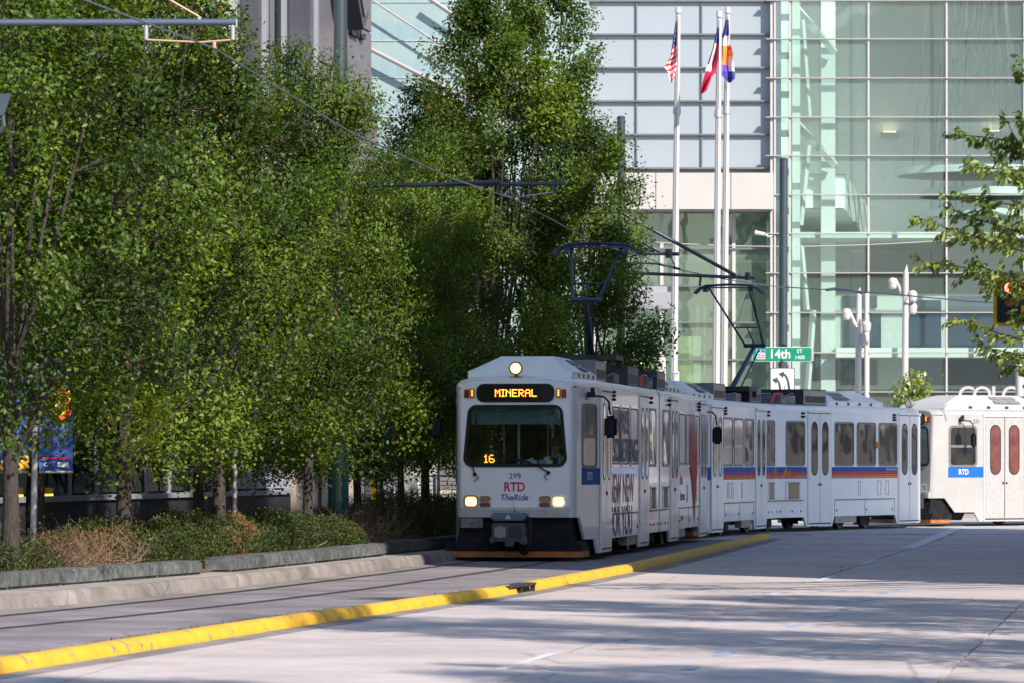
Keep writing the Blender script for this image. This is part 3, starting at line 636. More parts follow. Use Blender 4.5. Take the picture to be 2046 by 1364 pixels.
for (x0, y0, x1, y1) in ((1684, 592, 1752, 615), (1684, 628, 1760, 694), (1810, 600, 1880, 694), (1895, 592, 2100, 694), (1680, 716, 1752, 768), (1812, 716, 1885, 768), (1895, 716, 2100, 768), (1620, 716, 1672, 760)):
    Y_ = YF + 5.0; H('dark_window', B().bb(wx(x0, Y_), wx(x1, Y_), Y_ - .12, Y_, wz(y1, Y_), wz(y0, Y_)), int_d)
H('balustrade', B().bb(wx(1684, YF + 6), wx(2200, YF + 6), YF + 6, YF + 6.05, wz(694, YF + 6), wz(672, YF + 6)), glassmat('balustrade_glass', (.6, .75, .8), .8, .03))
H('panelling', B().bb(wx(1640, YB - .3), wx(2200, YB - .3), YB - .35, YB - .3, wz(780, YB), wz(771, YB)).bb(wx(1640, YB - .3), wx(2200, YB - .3), YB - .35, YB - .3, wz(602, YB), wz(596, YB)).bb(wx(1640, YB - .3), wx(2200, YB - .3), YB - .35, YB - .3, wz(552, YB), wz(548, YB)), int_g)
for px in (1640, 1668, 1700, 1860): H('wall_seam', B().bb(wx(px, YB) - .03, wx(px, YB) + .03, YB - .1, YB, 0, 23), int_g)
# steel frame inside the left bay
for px, dy, w_ in ((1591, 1.2, .3), (1655, 3.5, .55)): H('steel_column', B().bb(wx(px, YF + dy) - w_ / 2, wx(px, YF + dy) + w_ / 2, YF + dy, YF + dy + .4, 0, 23.5), steel_w)
for (a, b_, t_) in (((1586, 10, 2), (1668, 105, 3), .16), ((1602, 40, 2), (1616, 235, 2.2), .12), ((1586, 240, 2), (1668, 330, 3), .16), ((1614, 290, 2), (1598, 450, 2), .14), ((1606, 100, 2.2), (1604, 60, 2), .1), ((1600, 490, 2), (1612, 620, 2), .12), ((1625, 620, 2), (1612, 800, 2), .12)):
    H('steel_strut', B().cyl(P(a[0], a[1], YF + a[2]), P(b_[0], b_[1], YF + b_[2]), t_, None, 4), steel_w)
bk = YF + 4
H('bulkhead', B().add([(wx(1598, bk), bk, wz(348, bk)), (wx(1690, bk), bk, wz(348, bk)), (wx(1690, bk), bk, wz(419, bk)), (wx(1598, bk), bk, wz(419, bk)),
    (wx(1598, bk), bk + 8, wz(348, bk)), (wx(1770, bk), bk + 8, wz(400, bk)), (wx(1770, bk), bk + 8, wz(480, bk)), (wx(1598, bk), bk + 8, wz(480, bk))],
    [(0, 1, 2, 3), (4, 7, 6, 5), (0, 4, 5, 1), (1, 5, 6, 2), (2, 6, 7, 3), (3, 7, 4, 0)]), int_g)
H('bulkhead_face', B().bb(wx(1600, bk), wx(1660, bk), bk - .08, bk - .02, wz(416, bk), wz(351, bk)).bb(wx(1663, bk), wx(1687, bk), bk - .08, bk - .02, wz(416, bk), wz(351, bk)), int_w)
# letters over the entrance
for ch, px in (('C', 1930), ('O', 1962), ('L', 1991), ('O', 2020), ('R', 2053)):
    h_ = .7; M_ = Matrix.Translation((wx(px, 174) , 174 - YF, wz(790, 174) - .15)) @ Matrix.Rotation(R(90), 4, 'X')
    me = text_mesh(ch, h_ * 1.3, fascia_m, ext=.1, off=.012); o = obj('letter', me, parent=hall, M=M_)
H('canopy', B().bb(wx(1800, 174), wx(2200, 174), 172.5, 177.6, wz(824, 174), wz(814, 174)), int_d)
for px, py in ((1778, 270), (1985, 268)):
    Y_ = YB - .4; c = P(px, py, Y_)
    t = thing('wall_sconce', 'lit half-round wall light high inside the glass hall, %s' % ('left of the hanging discs' if px < 1800 else 'above the hanging discs'), 'wall light', (c.x, Y_, c.z), 0, 'wall lights inside the glass hall')
    obj('shade', B().prism([(-.36, .12), (-.33, -.1), (.33, -.1), (.36, .12)], -.25, 0, Matrix.Rotation(R(90), 4, 'X') @ Matrix.Translation((0, 0, 0))), int_g, t)
    obj('bulb', B().box((0, .1, .13), (.5, .12, .02)), mat('sconce_glow', (1, .8, .5), .5, emis=(1, .75, .45), estr=6), t)
disc_m = mat('disc_white', (.6, .62, .62), .5); disc_u = mat('disc_underside', (.06, .06, .07), .5)
for px, py, rx, lab in ((1950, 346, 3.1, 'topmost hanging white disc'), (1965, 388, 2.5, 'second hanging white disc'), (1955, 428, 1.9, 'lowest small hanging white disc')):
    Y_ = YF + 4.2; c = P(px, py, Y_)
    t = thing('hanging_disc', lab + ' inside the glass hall', 'ceiling disc', tuple(c), 0, 'hanging discs inside the glass hall')
    obj('rim', B().cyl((0, 0, -.12), (0, 0, .16), rx, rx * .97, 40), disc_m, t, smooth=30); obj('underside', B().cyl((0, 0, -.2), (0, 0, -.125), rx * .5, rx * .985, 40), disc_u, t, smooth=40)
    b = B()
    for k in range(6):
        q = 2 * math.pi * k / 6; b.cyl((rx * .8 * math.cos(q), rx * .8 * math.sin(q), .1), (rx * .5 * math.cos(q), rx * .5 * math.sin(q), 23.4 - c.z), .014, None, 3, False)
        b.cyl((rx * .8 * math.cos(q), rx * .8 * math.sin(q), .1), (rx * .3 * math.cos(q + 1.2), rx * .3 * math.sin(q + 1.2), 23.4 - c.z), .01, None, 3, False)
    w_ = obj('hanging_wires', b, alu_d, t); w_['kind'] = 'stuff'
# silver canopy box
Yc = 165; t = thing('steel_canopy', 'grey metal canopy box behind the flagpoles beside the tree', 'canopy', tuple(P(1300, 598, Yc)))
q = t.location; obj('lower_box', B().bb(PX(1235, Yc) - q.x, PX(1345, Yc) - q.x, -1, 1.5, PZ(619, Yc) - q.z, PZ(587, Yc) - q.z), mat('zinc', (.36, .36, .38), .4, .5, var=.15, scale=1), t)
obj('upper_box', B().bb(PX(1235, Yc) - q.x, PX(1332, Yc) - q.x, -.6, 1.3, PZ(586, Yc) - q.z, PZ(574, Yc) - q.z), MATS['zinc'], t)
obj('post', B().cyl((PX(1262, Yc) - q.x, .5, -q.z + .15), (PX(1262, Yc) - q.x, .5, PZ(620, Yc) - q.z), .12), MATS['zinc'], t)

# --- hotel on the left, built in its own facade frame: u along the street, n towards the street
HU = Vector((.148, .989, 0)); HO = Vector((-8.94, 82, 0)); ha = -math.atan2(HU.x, HU.y)
hotel = thing('hotel', 'modern hotel with dark granite base, glass front and grey metal corner behind the trees', 'building', tuple(HO), ha)
# local frame: y = along the facade (away), x = towards the street
def Ht(name, b, m, **k): return obj(name, b, m, hotel, **k)
pm = B().box((0, 0, 0), (.06, 2.085, .86)).mesh('granite_panel', gran, bevel=.008)
for i in range(21):
    obj('granite_panel', pm, parent=hotel, M=Matrix.Translation((-.03, -18 + 2.1 * i + 1.05, .6)))
Ht('wall', B().bb(-10, -.08, -19, 26.2, 0, 1.02).bb(-10, -9.5, -19, 26.2, 1, 17).bb(-10, -.3, -19.2, -19, 0, 17).bb(-10, -.5, -19, 26.2, 16.6, 17), metal_dark)
Ht('sill', B().bb(-.12, .06, -18, 26.1, 1.04, 1.15), alu, bevel=.01)
zr_ = [1.16, 2.18, 3.38, 5.6, 7.9, 10.3, 13.3, 16.6]
for i in range(21):
    y = -18 + 2.1 * i
    Ht('mullion', B().bb(-.1, .02, y - .04, y + .04, 1.15, 16.6), alu)
    for k, (a, b_) in enumerate(zip(zr_[:-1], zr_[1:])):
        if k > 2 and y < -8: pass
        m_ = pane_film if (i >= 18 and k < 2) else (pane_dark if k < 3 else pane_pale)
        key = ('pane', k, m_.name)
        if key not in TC: TC[key] = B().box((0, 0, 0), (.02, 2.0, b_ - a - .06)).mesh('pane', m_)
        obj('pane', TC[key], parent=hotel, M=Matrix.Translation((-.05, y + 1.05, (a + b_) / 2)))
for z in zr_[1:]: Ht('transom', B().bb(-.09, .015, -18, 26.1, z - .035, z + .035), alu)
Ht('lobby_floor', B().bb(-9.4, -.3, -18, 26, 1.02, 1.1), int_d)
Ht('lobby_wall', B().bb(-6, -5.9, -18, 26, 1.1, 5.5), mat('lobby_green', (.08, .12, .09), .6, var=.4))
Ht('ceiling', B().bb(-9.4, -.3, -18, 26, 5.5, 5.6), int_d)
for i in range(9): Ht('lobby_column', B().bb(-2.2, -1.8, -16 + i * 4.6, -15.6 + i * 4.6, 1.1, 5.5), mat('column_green', (.1, .16, .12), .5))
for px, nm in ((35, 'left of the banner pole'), (95, 'right of the banner pole')):
    Y_ = 85.2 if px < 50 else 87.5; c = P(px, 984, Y_)
    t = thing('table_lamp', 'small glowing yellow lamp inside the window %s' % nm, 'table lamp', (c.x, Y_, c.z - .12))
    obj('lamp_shade', B().cyl((0, 0, 0), (0, 0, .22), .11, .1, 12), mat('lampshade_lit', (.8, .4, .05), .6, emis=(1, .45, .05), estr=1.6), t, smooth=30)
    obj('stand', B().cyl((0, 0, -.5), (0, 0, 0), .02), box_black, t)
# coloured poster on the white window film
c = Vector((.03, 21.6, 2.9)); b = B()
for i, (dy, dz, w_, h_, m_) in enumerate(((0, .1, 1.5, .5, mat('poster_yellow', (.7, .42, .05), .5)), (.1, -.35, 1.6, .16, ink_red), (0, .7, 1.9, .55, mat('poster_white', (.66, .68, .72), .5)), (-.1, -.62, 1.3, .2, mat('poster_cyan', (.2, .45, .55), .5)), (.1, .35, .8, .22, ink_red))):
    Ht('poster_shape', B().box((c.x + .003 * i, c.y + dy, c.z + dz), (.004, w_, h_)), m_)
# entrance: stone columns, black recess and beige wall, u 26 -> 35.5
for y0, y1, x1, m_ in ((26.2, 27.9, .1, bronze), (28.05, 28.9, .1, bronze), (29.0, 29.35, -.1, metal_dark), (29.6, 30.4, .05, bronze), (33.9, 36.3, .1, beige)):
    Ht('stone_panel', B().bb(-.6, x1, y0, y1, 0, 5.2), m_, bevel=.01)
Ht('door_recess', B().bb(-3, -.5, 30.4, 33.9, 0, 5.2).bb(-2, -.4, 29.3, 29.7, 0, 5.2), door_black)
for y in (30.9, 32.2, 33.4): Ht('door_frame', B().bb(-.5, -.42, y - .04, y + .04, .15, 3.4), alu)
Ht('door_header', B().bb(-.5, -.4, 30.5, 33.8, 3.4, 3.5), alu)
Ht('control_box', B().bb(-.45, -.38, 33.2, 33.35, 1.5, 1.75), alu)
Ht('yellow_guard', B().bb(.1, .22, 36.0, 36.15, .15, 2.6), mat('safety_yellow', (.75, .5, .02), .5))
Ht('corner_block', B().bb(-14, 0, 20.3, 36.3, 5.2, 30).bb(-14, -.6, 33.9, 36.3, 0, 5.2).bb(-14, -3, 26.3, 34, 0, 5.2), metal_panel)
# grey metal corner: panels, windows and fins standing on the block
for y0, y1, z0, z1, m_ in ((20.4, 22.5, 8.8, 13.3, metal_dark), (20.4, 22.5, 13.4, 18, metal_dark), (25.6, 28.6, 7.2, 13.4, metal_dark), (25.6, 28.6, 13.45, 19, metal_dark), (20.4, 22.5, 5.3, 8.7, metal_panel), (25.6, 28.6, 5.3, 7.1, metal_panel), (28.8, 32.3, 5.3, 11.2, metal_panel), (28.8, 32.3, 11.25, 18, metal_panel), (32.35, 36.2, 5.3, 8.4, metal_panel), (32.35, 36.2, 8.45, 12.5, metal_panel), (32.35, 36.2, 12.55, 18, metal_panel)):
    Ht('metal_panel', B().bb(0, .06, y0 + .02, y1 - .02, z0, z1), m_, bevel=.01)
for y0, y1, m_ in ((22.6, 22.85, alu), (22.9, 23.3, metal_panel), (23.3, 23.42, door_black), (23.45, 23.95, metal_panel), (24.0, 24.7, pane_dark), (24.75, 24.95, alu), (25.0, 25.55, door_black), (28.6, 28.78, alu)):
    Ht('window_strip' if m_ in (pane_dark, door_black) else 'fin', B().bb(0, .14 if m_ is alu else .05, y0, y1, 5.3, 19), m_)
# sign on the corner: the lettering stands on the metal panels
for s, z, sz in (('H', 13.25, .75), ('EIIC', 12.45, .75)):
    M_ = Matrix.Translation((.1, 33.9, z)) @ Matrix.Rotation(R(90), 4, 'Z') @ Matrix.Rotation(R(90), 4, 'X'); obj('letter_row', text_mesh(s, sz, box_black, ext=.06, off=.02, sx=1.5), parent=hotel, M=M_)
Ht('sign_shield', B().prism([(0, 0), (.5, -.9), (1.3, -1.6), (2.0, -1.2), (2.0, 3), (0, 3)], .3, .75, Matrix.Translation((0, 30, 13.75)) @ Matrix.Rotation(R(90), 4, 'Z') @ Matrix.Rotation(R(90), 4, 'X')), metal_dark)
Ht('sign_shield_face', B().prism([(.25, .15), (.65, -.7), (1.3, -1.3), (1.8, -1.05), (1.8, 2.9), (.25, 2.9)], .752, .79, Matrix.Translation((0, 30, 13.75)) @ Matrix.Rotation(R(90), 4, 'Z') @ Matrix.Rotation(R(90), 4, 'X')), metal_panel)
Ht('wall_box', B().bb(.06, .5, 34.0, 34.6, 8.9, 10.2), metal_panel)
# round cream column, cafe
Yq = 132
t = thing('round_column', 'wide round cream column behind the cafe chairs', 'column', (PX(826, Yq), Yq, .1)); obj('shaft', B().cyl((0, 0, 0), (0, 0, 9), .68, None, 32), cream, t, smooth=40); obj('base_ring', B().cyl((0, 0, 0), (0, 0, .3), .72, None, 32), cream, t, smooth=40)
struct('cafe_terrace', B().bb(PX(700, 124) - 8, PX(930, 124), 117, 140, .1, .5), walk_m)
t = thing('terrace_wall', 'low beige wall along the cafe terrace behind the dark hedge', 'wall', (PX(880, 138), 138, .5)); obj('wall', B().bb(-.7, 3, 0, .3, 0, .5), beige, t)
t = thing('arcade_wall', 'shaded stone wall with dark openings behind the cafe terrace', 'wall', (-9, 143, .1))
obj('wall', B().bb(0, 9.6, 0, .8, 0, 5), mat('arcade_stone', (.12, .11, .1), .7, var=.2, scale=1), t)
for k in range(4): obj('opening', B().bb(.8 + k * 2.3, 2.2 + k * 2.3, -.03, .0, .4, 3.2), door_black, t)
ch_m = mat('chair_metal', (.42, .43, .45), .35, .6)
def cafe_chair(x, y, rz, lab):
    t = thing('cafe_chair', lab, 'chair', (x, y, .5), rz, 'metal cafe chairs on the terrace')
    obj('seat', B().box((0, 0, .44), (.42, .42, .03)), ch_m, t, bevel=.01)
    bp = [Vector((.21 * math.cos(a_), .2 + .03 * math.sin(a_), .46 + .42 * abs(math.sin(a_)))) for a_ in np.linspace(0, math.pi, 8)]
    obj('backrest', B().tube(bp, .016).box((0, .22, .6), (.03, .02, .42)).box((-.1, .22, .6), (.02, .02, .36)).box((.1, .22, .6), (.02, .02, .36)), ch_m, t)
    for sx in (-1, 1):
        for sy in (-1, 1): obj('leg', B().cyl((sx * .19, sy * .19, .44), (sx * .22, sy * .24, 0), .014, None, 6), ch_m, t)
cafe_chair(PX(800, 124), 124, .3, 'metal cafe chair facing the table, nearest the potted hedge'); cafe_chair(PX(815, 124), 124.5, -1.2, 'metal cafe chair at the right side of the cafe table'); cafe_chair(PX(778, 125), 126, 2.4, 'metal cafe chair at the far side of the cafe table')
t = thing('cafe_table', 'small square cafe table between the metal chairs', 'table', (PX(790, 125), 125.2, .5)); obj('table_top', B().box((0, 0, .73), (.8, .8, .03)), ch_m, t, bevel=.01); obj('leg', B().cyl((0, 0, 0), (0, 0, .72), .035), ch_m, t); obj('base', B().box((0, 0, .02), (.5, .5, .03)), ch_m, t)
for px0, px1, lab in ((822, 868, 'mesh cafe railing left of the thick shaded trunk'), (876, 935, 'grey cafe railing between the thick trunk and the leading tram')):
    Yr = 122; x0, x1 = PX(px0, Yr), PX(px1, Yr); t = thing('railing', lab, 'railing', (x0, Yr, .5), 0, 'railings of the cafe terrace')
    for x in (0, x1 - x0): obj('post', B().bb(x - .04, x + .04, -.04, .04, 0, .98), alu, t)
    obj('top_rail', B().bb(0, x1 - x0, -.03, .03, .9, .95), alu, t)
    for k in range(7): obj('bar', B().bb(.04, x1 - x0 - .04, -.01, .01, .12 + k * .11, .14 + k * .11), alu, t)

# --- unseen block added on the right pavement, sized to shade street and trams
of = thing('shade_block', 'unseen tan brick block added on the right pavement to shade the street', 'building', (5.5 + .14 * 58.3, 58.3, .1), -AL)
br_m = mat('tan_brick', (.26, .2, .17), .85, var=.15, scale=2)
Lb = (106 - 58.3) / ca
obj('wall', B().bb(0, 8, 0, Lb, 0, 26), br_m, of)
obj('roof_parapet', B().bb(-.15, 8.15, -.15, Lb + .15, 26, 26.6), beige, of)
wm = B().box((0, 0, 0), (.1, 2.2, 1.9)).mesh('window', dark_glass); fm = B().box((0, 0, 0), (.16, 2.4, .15)).mesh('window_sill', beige)
for k in range(6):
    for i in range(12):
        w_ = obj('window', wm, parent=of, M=Matrix.Translation((-.02, 2 + i * 3.9, 3 + k * 3.6))); obj('window_sill', fm, parent=w_, M=Matrix.Translation((-.03, 0, -1.03)))

tb = thing('reflection_tower', 'unseen dark glass tower added beyond the crossing street for the trams to reflect', 'building', (22.7, 179, .1))  # unseen tower added so tram windows and sides reflect something dark
tg = mat('tower_glass', (.03, .035, .045), .25, spec=.4, var=.3, scale=.2); ts_ = mat('tower_stone', (.22, .2, .19), .7, var=.1)
obj('wall', B().bb(0, 60, 0, 25, 0, 46), ts_, tb)
twm = B().box((0, 0, 0), (2.9, .1, 2.6)).mesh('window', tg)
for k in range(9):
    for i in range(14): obj('window', twm, parent=tb, M=Matrix.Translation((3 + i * 4.1, -.03, 4 + k * 4.6)))
for k in range(9):
    for i in range(5): obj('window', twm, parent=tb, M=Matrix.Translation((-.03, 3 + i * 4.6, 4 + k * 4.6)) @ Matrix.Rotation(R(90), 4, 'Z'))

# ------------------------------------------------------------------ poles, signs, flags
pole_dark = mat('pole_dark', (.045, .06, .075), .4, .2, var=.15, scale=2)
pole_teal = mat('pole_teal', (.02, .13, .14), .35, var2=(.015, .07, .085), scale=2, coat=.3, stretch=(2, 2, .4))
pole_grey = mat('pole_grey', (.36, .36, .37), .4, .4, var=.1)
white_pole = mat('white_pole', (.45, .42, .4), .4, coat=.15, var=.04)
wire_m = mat('wire', (.16, .16, .17), .4, .6)
brassy = mat('weathered_rod', (.45, .3, .2), .5, .3)
def pole(name, lab, cat, px0, py1, Y, r0, r1, m, px1=None, z0=.165, grp=None, cap=True, n=20):
    x = PX(px0, Y); t = thing(name, lab, cat, (x, Y, z0), 0, grp); top = PZ(py1, Y) - z0; dx = 0 if px1 is None else PX(px1, Y) - x
    obj('shaft', B().cyl((0, 0, 0), (dx, 0, top), r0, r1, n), m, t, smooth=40)
    if cap: obj('cap', B().cyl((dx, 0, top), (dx, 0, top + .05), r1 * 1.1, r1 * .8, n), m, t, smooth=40)
    return t, top, dx
t, top, dx = pole('overhead_line_mast', 'teal base of the tall overhead line mast rising out of the green hedge', 'mast', 676, -60, 85, .19, .115, pole_dark, 681)
obj('teal_base', B().cyl((0, 0, 0), (0, 0, 4.2), .195, .175, 24), pole_teal, t, smooth=40)
obj('foot_box', B().bb(.08, .34, -.25, .2, .0, .3), pole_teal, t, bevel=.01)
obj('clamp', B().box((.15, 0, PZ(215, 85) - .165), (.2, .16, .16)), box_black, t)
ta, _, _ = pole('overhead_line_mast', 'thick grey mast half hidden by the rounded dark tree', 'mast', 1240, 236, 128, .125, .11, pole_dark, 1241)
pole('overhead_line_mast', 'dark grey mast standing behind the green street sign', 'mast', 1563, 319, 139, .14, .125, pole_dark, 1566, .0)
pole('lamp_post', 'plain grey post top at the right edge behind the red signal', 'post', 2036, 730, 140, .13, .12, white_pole, 2037)
# registration arms
def arm(name, lab, pts, r, m, extra=()):
    o = pts[0]; t = thing(name, lab, 'overhead line cantilever', tuple(o)); obj('tube', B().tube([p - o for p in pts], r, 12), m, t, smooth=50)
    for nm, q, rr, mm in extra: obj(nm, B().tube([p - o for p in q], rr, 8), mm, t, smooth=50)
    return t
Y1 = 57.5
t = arm('overhead_cantilever', 'long grey tube arm with two hanging brackets at the upper left', [P(-140, 46, Y1), P(472, 45, Y1)], .045, mat('galvanised', (.1, .13, .17), .35, .5, var=.1), [
    ('bracket', [P(292, 44, Y1), P(292, 80, Y1)], .028, pole_grey), ('bracket', [P(465, 44, Y1), P(465, 80, Y1)], .028, pole_grey), ('steady_rod', [P(292, 80, Y1), P(400, 85, Y1), P(466, 80, Y1)], .013, brassy),
    ('clamp', [P(286, 38, Y1), P(286, 54, Y1)], .022, pole_grey), ('clamp', [P(299, 38, Y1), P(299, 54, Y1)], .022, pole_grey), ('clamp', [P(459, 38, Y1), P(459, 54, Y1)], .022, pole_grey), ('clamp', [P(471, 38, Y1), P(471, 54, Y1)], .022, pole_grey), ('insulator', [P(398, 34, Y1), P(398, 50, Y1)], .03, pole_grey), ('contact_clip', [P(428, 84, Y1), P(428, 97, Y1)], .025, brassy), ('stay_wire', [P(330, -5, Y1), P(398, 34, Y1)], .014, brassy)])
Y2 = 83
t = arm('overhead_cantilever', 'dark arm reaching out of the trees above the leading tram', [P(690, 372, Y2), P(812, 370, Y2), P(1126, 367, Y2)], .036, pole_dark, [
    ('brace_tube', [P(814, 372, Y2 - .1), P(1000, 363, Y2 - .1)], .034, pole_dark), ('bracket', [P(995, 366, Y2), P(995, 388, Y2)], .03, pole_dark), ('bracket', [P(1108, 366, Y2), P(1108, 384, Y2)], .03, pole_dark), ('clamp', [P(1108, 360, Y2), P(1108, 374, Y2)], .045, pole_dark),
    ('curved_clip', [P(1012, 358, Y2), P(1024, 372, Y2), P(1031, 386, Y2), P(1026, 398, Y2)], .028, pole_dark), ('steady_rod', [P(995, 388, Y2), P(1028, 395, Y2), P(1108, 384, Y2)], .012, pole_grey)])
Y3 = 126
t = arm('overhead_cantilever', 'short upper dark arm on the grey mast in front of the hall', [P(1241, 505, Y3), P(1357, 508, Y3)], .05, pole_dark, [('stay_tube', [P(1241, 462, Y3), P(1320, 504, Y3)], .045, pole_dark), ('insulator', [P(1336, 498, Y3), P(1336, 516, Y3)], .09, pole_dark), ('clip_rod', [P(1340, 512, Y3), P(1350, 537, Y3)], .02, wire_m)])
t = arm('overhead_cantilever', 'long dark arm with slanting stay tube above the second pantograph', [P(1244, 545, Y3), P(1508, 556, Y3)], .045, pole_dark, [('stay_tube', [P(1241, 425, Y3), P(1470, 551, Y3)], .05, pole_dark), ('insulator', [P(1494, 545, Y3), P(1494, 560, Y3)], .08, pole_dark), ('hanger', [P(1400, 553, Y3), P(1398, 572, Y3)], .035, pole_dark), ('curved_tube', [P(1246, 534, Y3), P(1275, 526, Y3), P(1310, 527, Y3), P(1360, 538, Y3)], .03, pole_dark)])
def wire(lab, pts, r, sag=0, m=wire_m):
    o = pts[0]; q = []
    for a, b_ in zip(pts[:-1], pts[1:]):
        for k in range(6):
            t_ = k / 6; q.append(a.lerp(b_, t_) - o - Vector((0, 0, sag * 4 * t_ * (1 - t_))))
    q.append(pts[-1] - o); ob = obj('overhead_wire', B().tube(q, r, 5), m); ob.location = o; tag(ob, lab, 'overhead wire'); return ob
wire('contact wire running from the upper left down to the first pantograph', [P(100, -25, 48), P(430, 98, 57.5), P(700, 265, 66), P(905, 358, 75), P(1025, 398, 83), P(1192, 487, 92)], .0115)
wire('contact wire from the first pantograph to the second and on to the mast', [P(1192, 487, 92), P(1290, 515, 108), P(1345, 537, 126), P(1457, 560, 126), P(1566, 575, 136)], .014)
wire('thick spliced wire from the mast towards the red signal', [P(1566, 574, 137), P(1700, 582, 136), P(1800, 590, 134), P(1930, 602, 130), P(2100, 612, 128)], .018)
wire('curved dark feeder tube on the wire right of the mast', [P(1650, 580, 137), P(1672, 577, 137), P(1705, 580, 137), P(1722, 586, 137)], .045, m=pole_dark)
wire('thin span wire behind the first tall trees', [P(690, 205, 85), P(850, 290, 100), P(1010, 360, 120)], .012)
wire('pale thin cable stretched across the glass front', [P(1250, 480, 160), P(1560, 493, 160), P(1900, 480, 160)], .014, .05, white_pole)
# flags
def flagpole(px0, px1, py, Y, lab):
    t, top, dx = pole('flagpole', lab, 'flagpole', px0, py + 12, Y, .15, .085, white_pole, px1, .15, 'flagpoles in front of the grey wall', False)
    obj('finial', B().cyl((dx, 0, top), (dx, 0, top + .06), .05, .1).cyl((dx, 0, top + .06), (dx, 0, top + .25), .11, .09), white_pole, t, smooth=40)
    obj('collar', B().cyl((dx * .8, 0, top * .8), (dx * .805, 0, top * .815), .14, .12, 12), pole_grey, t); obj('halyard', B().cyl((dx * .0, -.17, 1.3), (dx, -.1, top - .05), .008, None, 4), pole_grey, t)
    return t
flagpole(1343, 1355, 18, 158, 'white flagpole with the red and white striped flag, leftmost of three'); flagpole(1428, 1437, 26, 157, 'white flagpole with the dark red flag, middle of three'); flagpole(1443, 1454, 18, 159, 'white flagpole with the blue, white and orange flag, rightmost of three')
obj('short_bollard', B().cyl((0, 0, 0), (0, 0, 1), .1), white_pole)
bpy.data.objects.remove(bpy.data.objects['short_bollard'])
pole('bollard', 'short white post right of the silver canopy, behind the tram roof', 'post', 1320, 716, 150, .17, .17, white_pole)
pole('bollard', 'short white post at the foot of the leftmost flagpole', 'post', 1344, 744, 150, .12, .12, white_pole, 1350)
def cloth(name, lab, Y, outline, mats_fn, cat='flag'):
    """outline: list of (y_px, x_left, x_right) rows; folds give it depth"""
    o = P(outline[0][1], outline[0][0], Y); t = thing(name, lab, cat, tuple(o), 0, 'flags hanging from the flagpoles')
    groups = {}; K = 12
    rows_ = []
    for i in range(len(outline) - 1):
        (y0, a0, b0), (y1, a1, b1) = outline[i], outline[i + 1]; n = max(1, int((y1 - y0) / 3))
        for k in range(n): s = k / n; rows_.append((y0 + (y1 - y0) * s, a0 + (a1 - a0) * s, b0 + (b1 - b0) * s))
    rows_.append(outline[-1])
    def pt(r_, k):
        y, a, b_ = rows_[r_]; s = k / K; q = P(a + (b_ - a) * s, y, Y); q.y += .14 * math.sin(s * 7.5 + y * .03) + .05 * math.sin(y * .11); return q - o
    for r_ in range(len(rows_) - 1):
        for k in range(K):
            m_ = mats_fn((k + .5) / K, rows_[r_][0]); b = groups.setdefault(m_.name, (B(), m_))[0]; b.add([pt(r_, k), pt(r_, k + 1), pt(r_ + 1, k + 1), pt(r_ + 1, k)], [(0, 1, 2, 3)])
    for b, m_ in groups.values(): obj('cloth', b, m_, t, smooth=180)
f_red = mat('flag_red', (.62, .02, .05), .7); f_blue = mat('flag_blue', (.03, .04, .22), .7); f_white = mat('flag_white', (.72, .68, .66), .7); f_or = mat('flag_orange', (.8, .25, .05), .7); f_crim = mat('flag_crimson', (.42, .01, .06), .7)
def us(s, y):
    if y < 90 + (1 - s) * 4: return f_white if (int(y * .42) + int(s * 9)) % 4 == 0 and s > .25 and (int(s * 9) % 3 == 0) else f_blue
    return f_white if int((y + s * 10 - 90) / 5.5) % 2 == 0 or (y > 142 and int(s * 6 + y * .02) % 2) else f_red
cloth('flag', 'drooping red and white striped flag with blue starred corner', 157.6, [(42, 1350, 1353), (65, 1347, 1353), (90, 1343, 1352), (115, 1339, 1353), (134, 1326, 1352), (146, 1335, 1349), (158, 1337, 1347), (165, 1339, 1346)], us)
cloth('flag', 'drooping flag of dark blue, cream and crimson on the middle pole', 156.6, [(56, 1433, 1437), (84, 1427, 1437), (100, 1423, 1436), (130, 1413, 1434), (140, 1410, 1433), (155, 1406, 1422), (180, 1400, 1413), (187, 1399, 1406)],
      lambda s, y: f_blue if y < 85 or (s < .15 and y < 128) else (f_white if (s < .5 and y < 142) else (f_crim if not (y > 162 and s > .55) else f_red)))
cloth('flag', 'drooping flag with blue, white, red and orange disc on the rightmost pole', 158.6, [(40, 1450, 1456), (72, 1443, 1457), (86, 1441, 1459), (110, 1441, 1464), (130, 1440, 1465), (150, 1440, 1469), (158, 1447, 1468), (166, 1455, 1460)],
      lambda s, y: f_blue if y < 74 - s * 6 or y > 140 else (f_white if y < 92 or (y > 112 and s > .62) else (f_or if y < 128 and not (s > .7 and y < 100) else (mat('flag_purple', (.12, .05, .4), .7) if s < .6 else f_red))))
